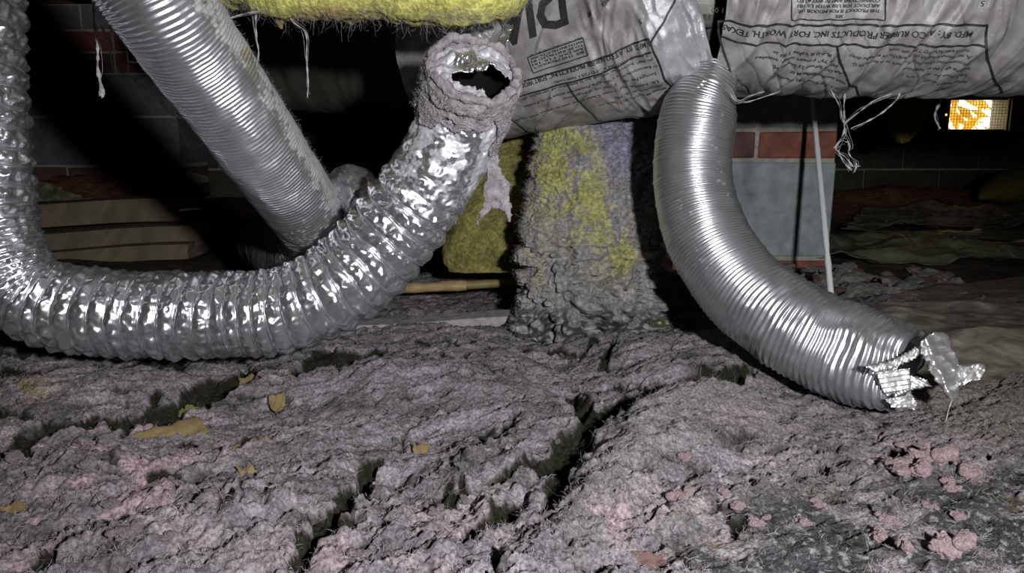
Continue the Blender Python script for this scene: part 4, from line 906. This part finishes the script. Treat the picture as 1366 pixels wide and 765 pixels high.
scrap('dark tan scrap under the foil duct, right one of the pair', [(372, 508), (388, 500), (400, 504), (388, 514), (374, 518)])
scrap('flat tan scrap peeking from lint right of the square scrap', [(388, 522), (412, 512), (424, 514), (404, 526), (390, 528)])
scrap('small brown paper scrap alone in the middle of the lint', [(550, 595), (562, 591), (574, 597), (568, 606), (552, 604)])
scrap('tan paper scrap cut off by the left edge of the view', [(-10, 680), (20, 670), (40, 670), (28, 684), (0, 698), (-12, 698)])
scrap('brown cardboard scrap at the bottom edge of the view', [(662, 770), (680, 742), (722, 732), (716, 752), (705, 775)], lift=.004)
scrap('tiny tan leaf on the combed ridge of lint', [(926, 570), (932, 568), (941, 582), (939, 586), (932, 580)], name='dry_leaf', cat='leaf', amp=.001)
scrap('reddish brown bark piece at the bottom edge right of centre', [(800, 745), (850, 735), (900, 742), (905, 775), (800, 775)], M['brickdark'], name='bark_piece', cat='bark', lift=.002)
scrap('brown mottled fabric scrap at the left edge above the paper', [(10, 520), (50, 520), (62, 536), (50, 552), (30, 558), (8, 545)], M['kraft'], name='fabric_scrap', cat='scrap', amp=.012, lift=.003)
def fluff(name, seed, m_):
    bm = bmesh.new(); g_ = np.random.default_rng(seed)
    from mathutils import Matrix
    bmesh.ops.create_icosphere(bm, subdivisions=4, radius=.62)
    for k_ in range(8):
        a_ = g_.uniform(0, 6.28); r_ = g_.uniform(.3, .78); bmesh.ops.create_icosphere(bm, subdivisions=3, radius=g_.uniform(.2, .42), matrix=Matrix.Translation((r_ * math.cos(a_), r_ * math.sin(a_), g_.uniform(-.1, .55))))
    co = np.array([v.co for v in bm.verts]); x, y, z = co.T
    d_ = .12 * fbm(x * 1.5 + z, y * 1.5 - z * .7, seed, 2) + .14 * billow(x * 2.6 + 1.3 * z, y * 2.6 - z * 1.1, seed + 3, 2) + .07 * fbm(x * 9 + 4 * z, y * 9 + 3 * z, seed + 7, 3)
    for v, k_ in zip(bm.verts, d_): v.co = v.co * (1 + float(k_))
    for f in bm.faces: f.smooth = True
    me = bpy.data.meshes.new(name); bm.to_mesh(me); bm.free(); me.materials.append(m_); return me
FL = {}
def puff(label, px, py, wpx, hpx, m_, cat, name, seed, group=None):
    key = (m_.name, seed % 5); FL[key] = me = FL.get(key) or fluff(name, 60 + seed % 5, m_); q = G(px, py); z0 = gz(q[0], q[1]); d = np.linalg.norm(q - CAM)
    o_ = bpy.data.objects.new(name, me); C.objects.link(o_); o_.location = (q[0], q[1], z0 + hpx * d / F * .12); o_.scale = (wpx * d / F / 2, wpx * d / F / 2.2, hpx * d / F * .62); o_.rotation_euler = (0, 0, seed * 1.7); tag(o_, label, cat, group); return o_
puff('larger bright yellow wool tuft above the largest tan scrap', 247, 549, 22, 14, M['yellowbit'], 'insulation', 'wool_tuft', 60)
puff('smaller yellow wool tuft touching the larger tuft on its right', 265, 543, 18, 9, M['yellowbit'], 'insulation', 'wool_tuft', 61)
puff('tiny bright yellow wool speck below the domed scraps', 352, 520, 8, 7, M['yellowbit'], 'insulation', 'wool_tuft', 62)
big = [(1238, 632, 50, 34), (1205, 640, 52, 20), (1226, 648, 36, 24), (1290, 640, 36, 24), (1255, 616, 26, 14), (1266, 662, 26, 16), (1215, 606, 34, 14)]
for k, (x, y, a, b) in enumerate(big): puff('pink glass-wool puff in the cluster below the torn duct end', x, y, a, b, M['pink'], 'insulation', 'pink_puff', 70 + k, 'pink puffs below the torn duct end')
rest = [(1278, 698, 22, 14), (1240, 688, 18, 10), (1178, 700, 24, 14), (1194, 705, 18, 12), (1258, 735, 26, 14), (1262, 752, 50, 34), (1205, 755, 22, 24), (1172, 728, 30, 20), (1072, 705, 24, 18), (1022, 700, 14, 10), (1090, 680, 20, 12), (905, 688, 34, 24), (912, 640, 20, 14), (985, 690, 26, 16), (1005, 710, 24, 16), (965, 680, 20, 12)]
for k, (x, y, a, b) in enumerate(rest): puff('small pale pink wool puff scattered on the dark dusty sheet lower right', x, y, a, b, M['pink'], 'insulation', 'pink_puff', 80 + k, 'pink puffs on the dusty sheet')
lf = [(60, 640, 60, 30), (145, 612, 44, 26), (120, 650, 50, 24), (20, 628, 44, 26), (210, 650, 44, 24), (285, 690, 50, 28), (170, 745, 60, 30), (330, 740, 50, 30), (230, 745, 40, 24), (270, 612, 26, 16), (150, 690, 40, 18), (310, 540, 20, 16), (480, 750, 60, 34), (540, 720, 50, 26), (690, 640, 40, 24), (580, 700, 40, 22), (700, 700, 40, 24), (620, 680, 34, 20)]
for k, (x, y, a, b) in enumerate(lf): puff('dusty pink wool puff bedded in the lint of the left and middle foreground', x, y, a * .6, b * .6, M['pinkdust'], 'insulation', 'pink_puff', 100 + k, 'pink puffs in the foreground lint')
wb_ = [(520, 660, 12, 12), (740, 598, 14, 12), (527, 592, 8, 12), (618, 652, 22, 12), (1325, 622, 10, 22), (1170, 690, 12, 12)]
for k, (x, y, a, b) in enumerate(wb_): puff('small whitish crumb caught in the grey lint', x, y, a, b, M['white'], 'crumb', 'pale_crumb', 130 + k, 'whitish crumbs in the lint')
puff('tiny green glass bead in front of the hanging insulation slab', 792, 464, 6, 4, M['green'], 'bead', 'glass_bead', 140)

# ------------------------------------------------------------------ webs and lint strings
def web(label, paths, r, lump_=1.5, name='lint_string', seed=1):
    g_ = np.random.default_rng(seed); base = [[P(*q) for q in p] for p in paths]; extra = []
    for p in base:
        for _ in range(2): extra.append([np.array(q) + g_.normal(0, .0022, 3) for q in p])
    V_, Q_ = thin_tube(base, r * .8, seed, 6, lump_); V2, Q2 = thin_tube(extra, .00022, seed, 4, 1)
    V_, Q_ = np.vstack([V_, V2]), np.vstack([Q_, Q2 + len(V_)]); o_ = mesh_np(name, V_, Q_, M['cob']); tag(o_, label, 'cobweb'); return o_
web('thick lint string hanging left of the dusty ribbed duct', [[(122, -30, .95), (125, 10, .95), (126, 30, .95), (130, 60, .95), (131, 95, .95), (136, 115, .95), (137, 130, .95)], [(130, 95, .95), (134, 112, .95), (134, 128, .95)], [(124, 18, .95), (126, 26, .95), (125, 33, .95)]], .0019, 1.8)
web('looping cobweb string in front of the dim left pier', [[(135, 35, 1.1), (146, 60, 1.1), (152, 92, 1.1), (175, 104, 1.1), (190, 118, 1.1), (210, 128, 1.1), (222, 146, 1.1), (235, 156, 1.1), (246, 150, 1.1)], [(236, 156, 1.1), (242, 176, 1.1), (252, 194, 1.1), (262, 198, 1.1), (275, 186, 1.1)],
     [(165, 50, 1.1), (171, 80, 1.1), (172, 102, 1.1)], [(146, 35, 1.1), (150, 50, 1.1), (137, 60, 1.1)], [(210, 98, 1.1), (212, 120, 1.1), (218, 136, 1.1)], [(172, 82, 1.1), (182, 83, 1.1), (190, 79, 1.1)]], .0011, 1.6, seed=4)
web('lint string hanging below the yellow batt, right of the paper shred', [[(380, 14, .97), (392, 30, .98), (408, 45, .98), (409, 80, .98), (411, 110, .98), (410, 130, .98)]], .0011, 1.5, seed=6)
web('thin web strand between the ribbed duct and the yellow batt', [[(300, 27, .92), (320, 20, .93), (345, 15, .95)], [(341, 15, .97), (342, 50, .98), (345, 70, .98), (341, 92, .98)]], .0011, 1.5, seed=7)
web('tangled cobweb with clumps hanging under the printed duct at right', [[(1108, 120, 1.08), (1118, 138, 1.08), (1124, 160, 1.08), (1126, 176, 1.08), (1115, 198, 1.08), (1128, 210, 1.08), (1138, 222, 1.08), (1146, 222, 1.08)], [(1127, 125, 1.08), (1126, 150, 1.08), (1127, 175, 1.08), (1133, 195, 1.08), (1132, 205, 1.08), (1142, 218, 1.08), (1140, 230, 1.08)],
     [(1126, 165, 1.08), (1145, 150, 1.08), (1165, 135, 1.08), (1190, 125, 1.08)], [(1135, 172, 1.08), (1170, 155, 1.08), (1195, 135, 1.08), (1200, 125, 1.08)], [(1112, 198, 1.08), (1122, 188, 1.08), (1130, 190, 1.08)], [(1118, 200, 1.08), (1124, 214, 1.08), (1136, 228, 1.08)]], .0009, 2.2, 'cobweb', 8)
web('short lint string hanging just left of the bright vent', [[(1262, 122, 1.3), (1252, 140, 1.3), (1247, 155, 1.3), (1252, 168, 1.3), (1254, 172, 1.3)]], .0022, 1.2, seed=9)
web('loose web under the crumpled left end of the right printed duct', [[(975, 118, 1.06), (985, 134, 1.06), (1000, 128, 1.06), (1020, 122, 1.06)], [(968, 120, 1.06), (990, 137, 1.06), (1040, 122, 1.06)]], .0006, 1.5, seed=10)
web('fine thread stretched in the dark between boards and ribbed duct', [[(240, 281, 1.6), (290, 276, 1.5), (345, 266, 1.3)]], .0004, .5, seed=11)
# print belongs to the film, fuzz to the wool or the crust it grows on, the wire to the foil sleeve
HOME = {'lettering': 'film_jacket', 'printed_lines': 'film_jacket', 'box_outline': 'film_jacket', 'wire_coil': 'foil_sleeve', 'lint_fuzz': 'lint_crust', 'dust_fuzz': 'wool_body', 'hanging_fuzz': 'wool_body', 'wire_mesh': 'frame'}
for o in list(bpy.data.objects):
    k = HOME.get(o.name.split('.')[0])
    if k and o.parent and k != 'frame':
        h = [c_ for c_ in o.parent.children if c_.name.split('.')[0] == k]
        if h: o.parent = h[0]
print('faces', sum(len(o.data.polygons) for o in bpy.data.objects if o.type == 'MESH'))
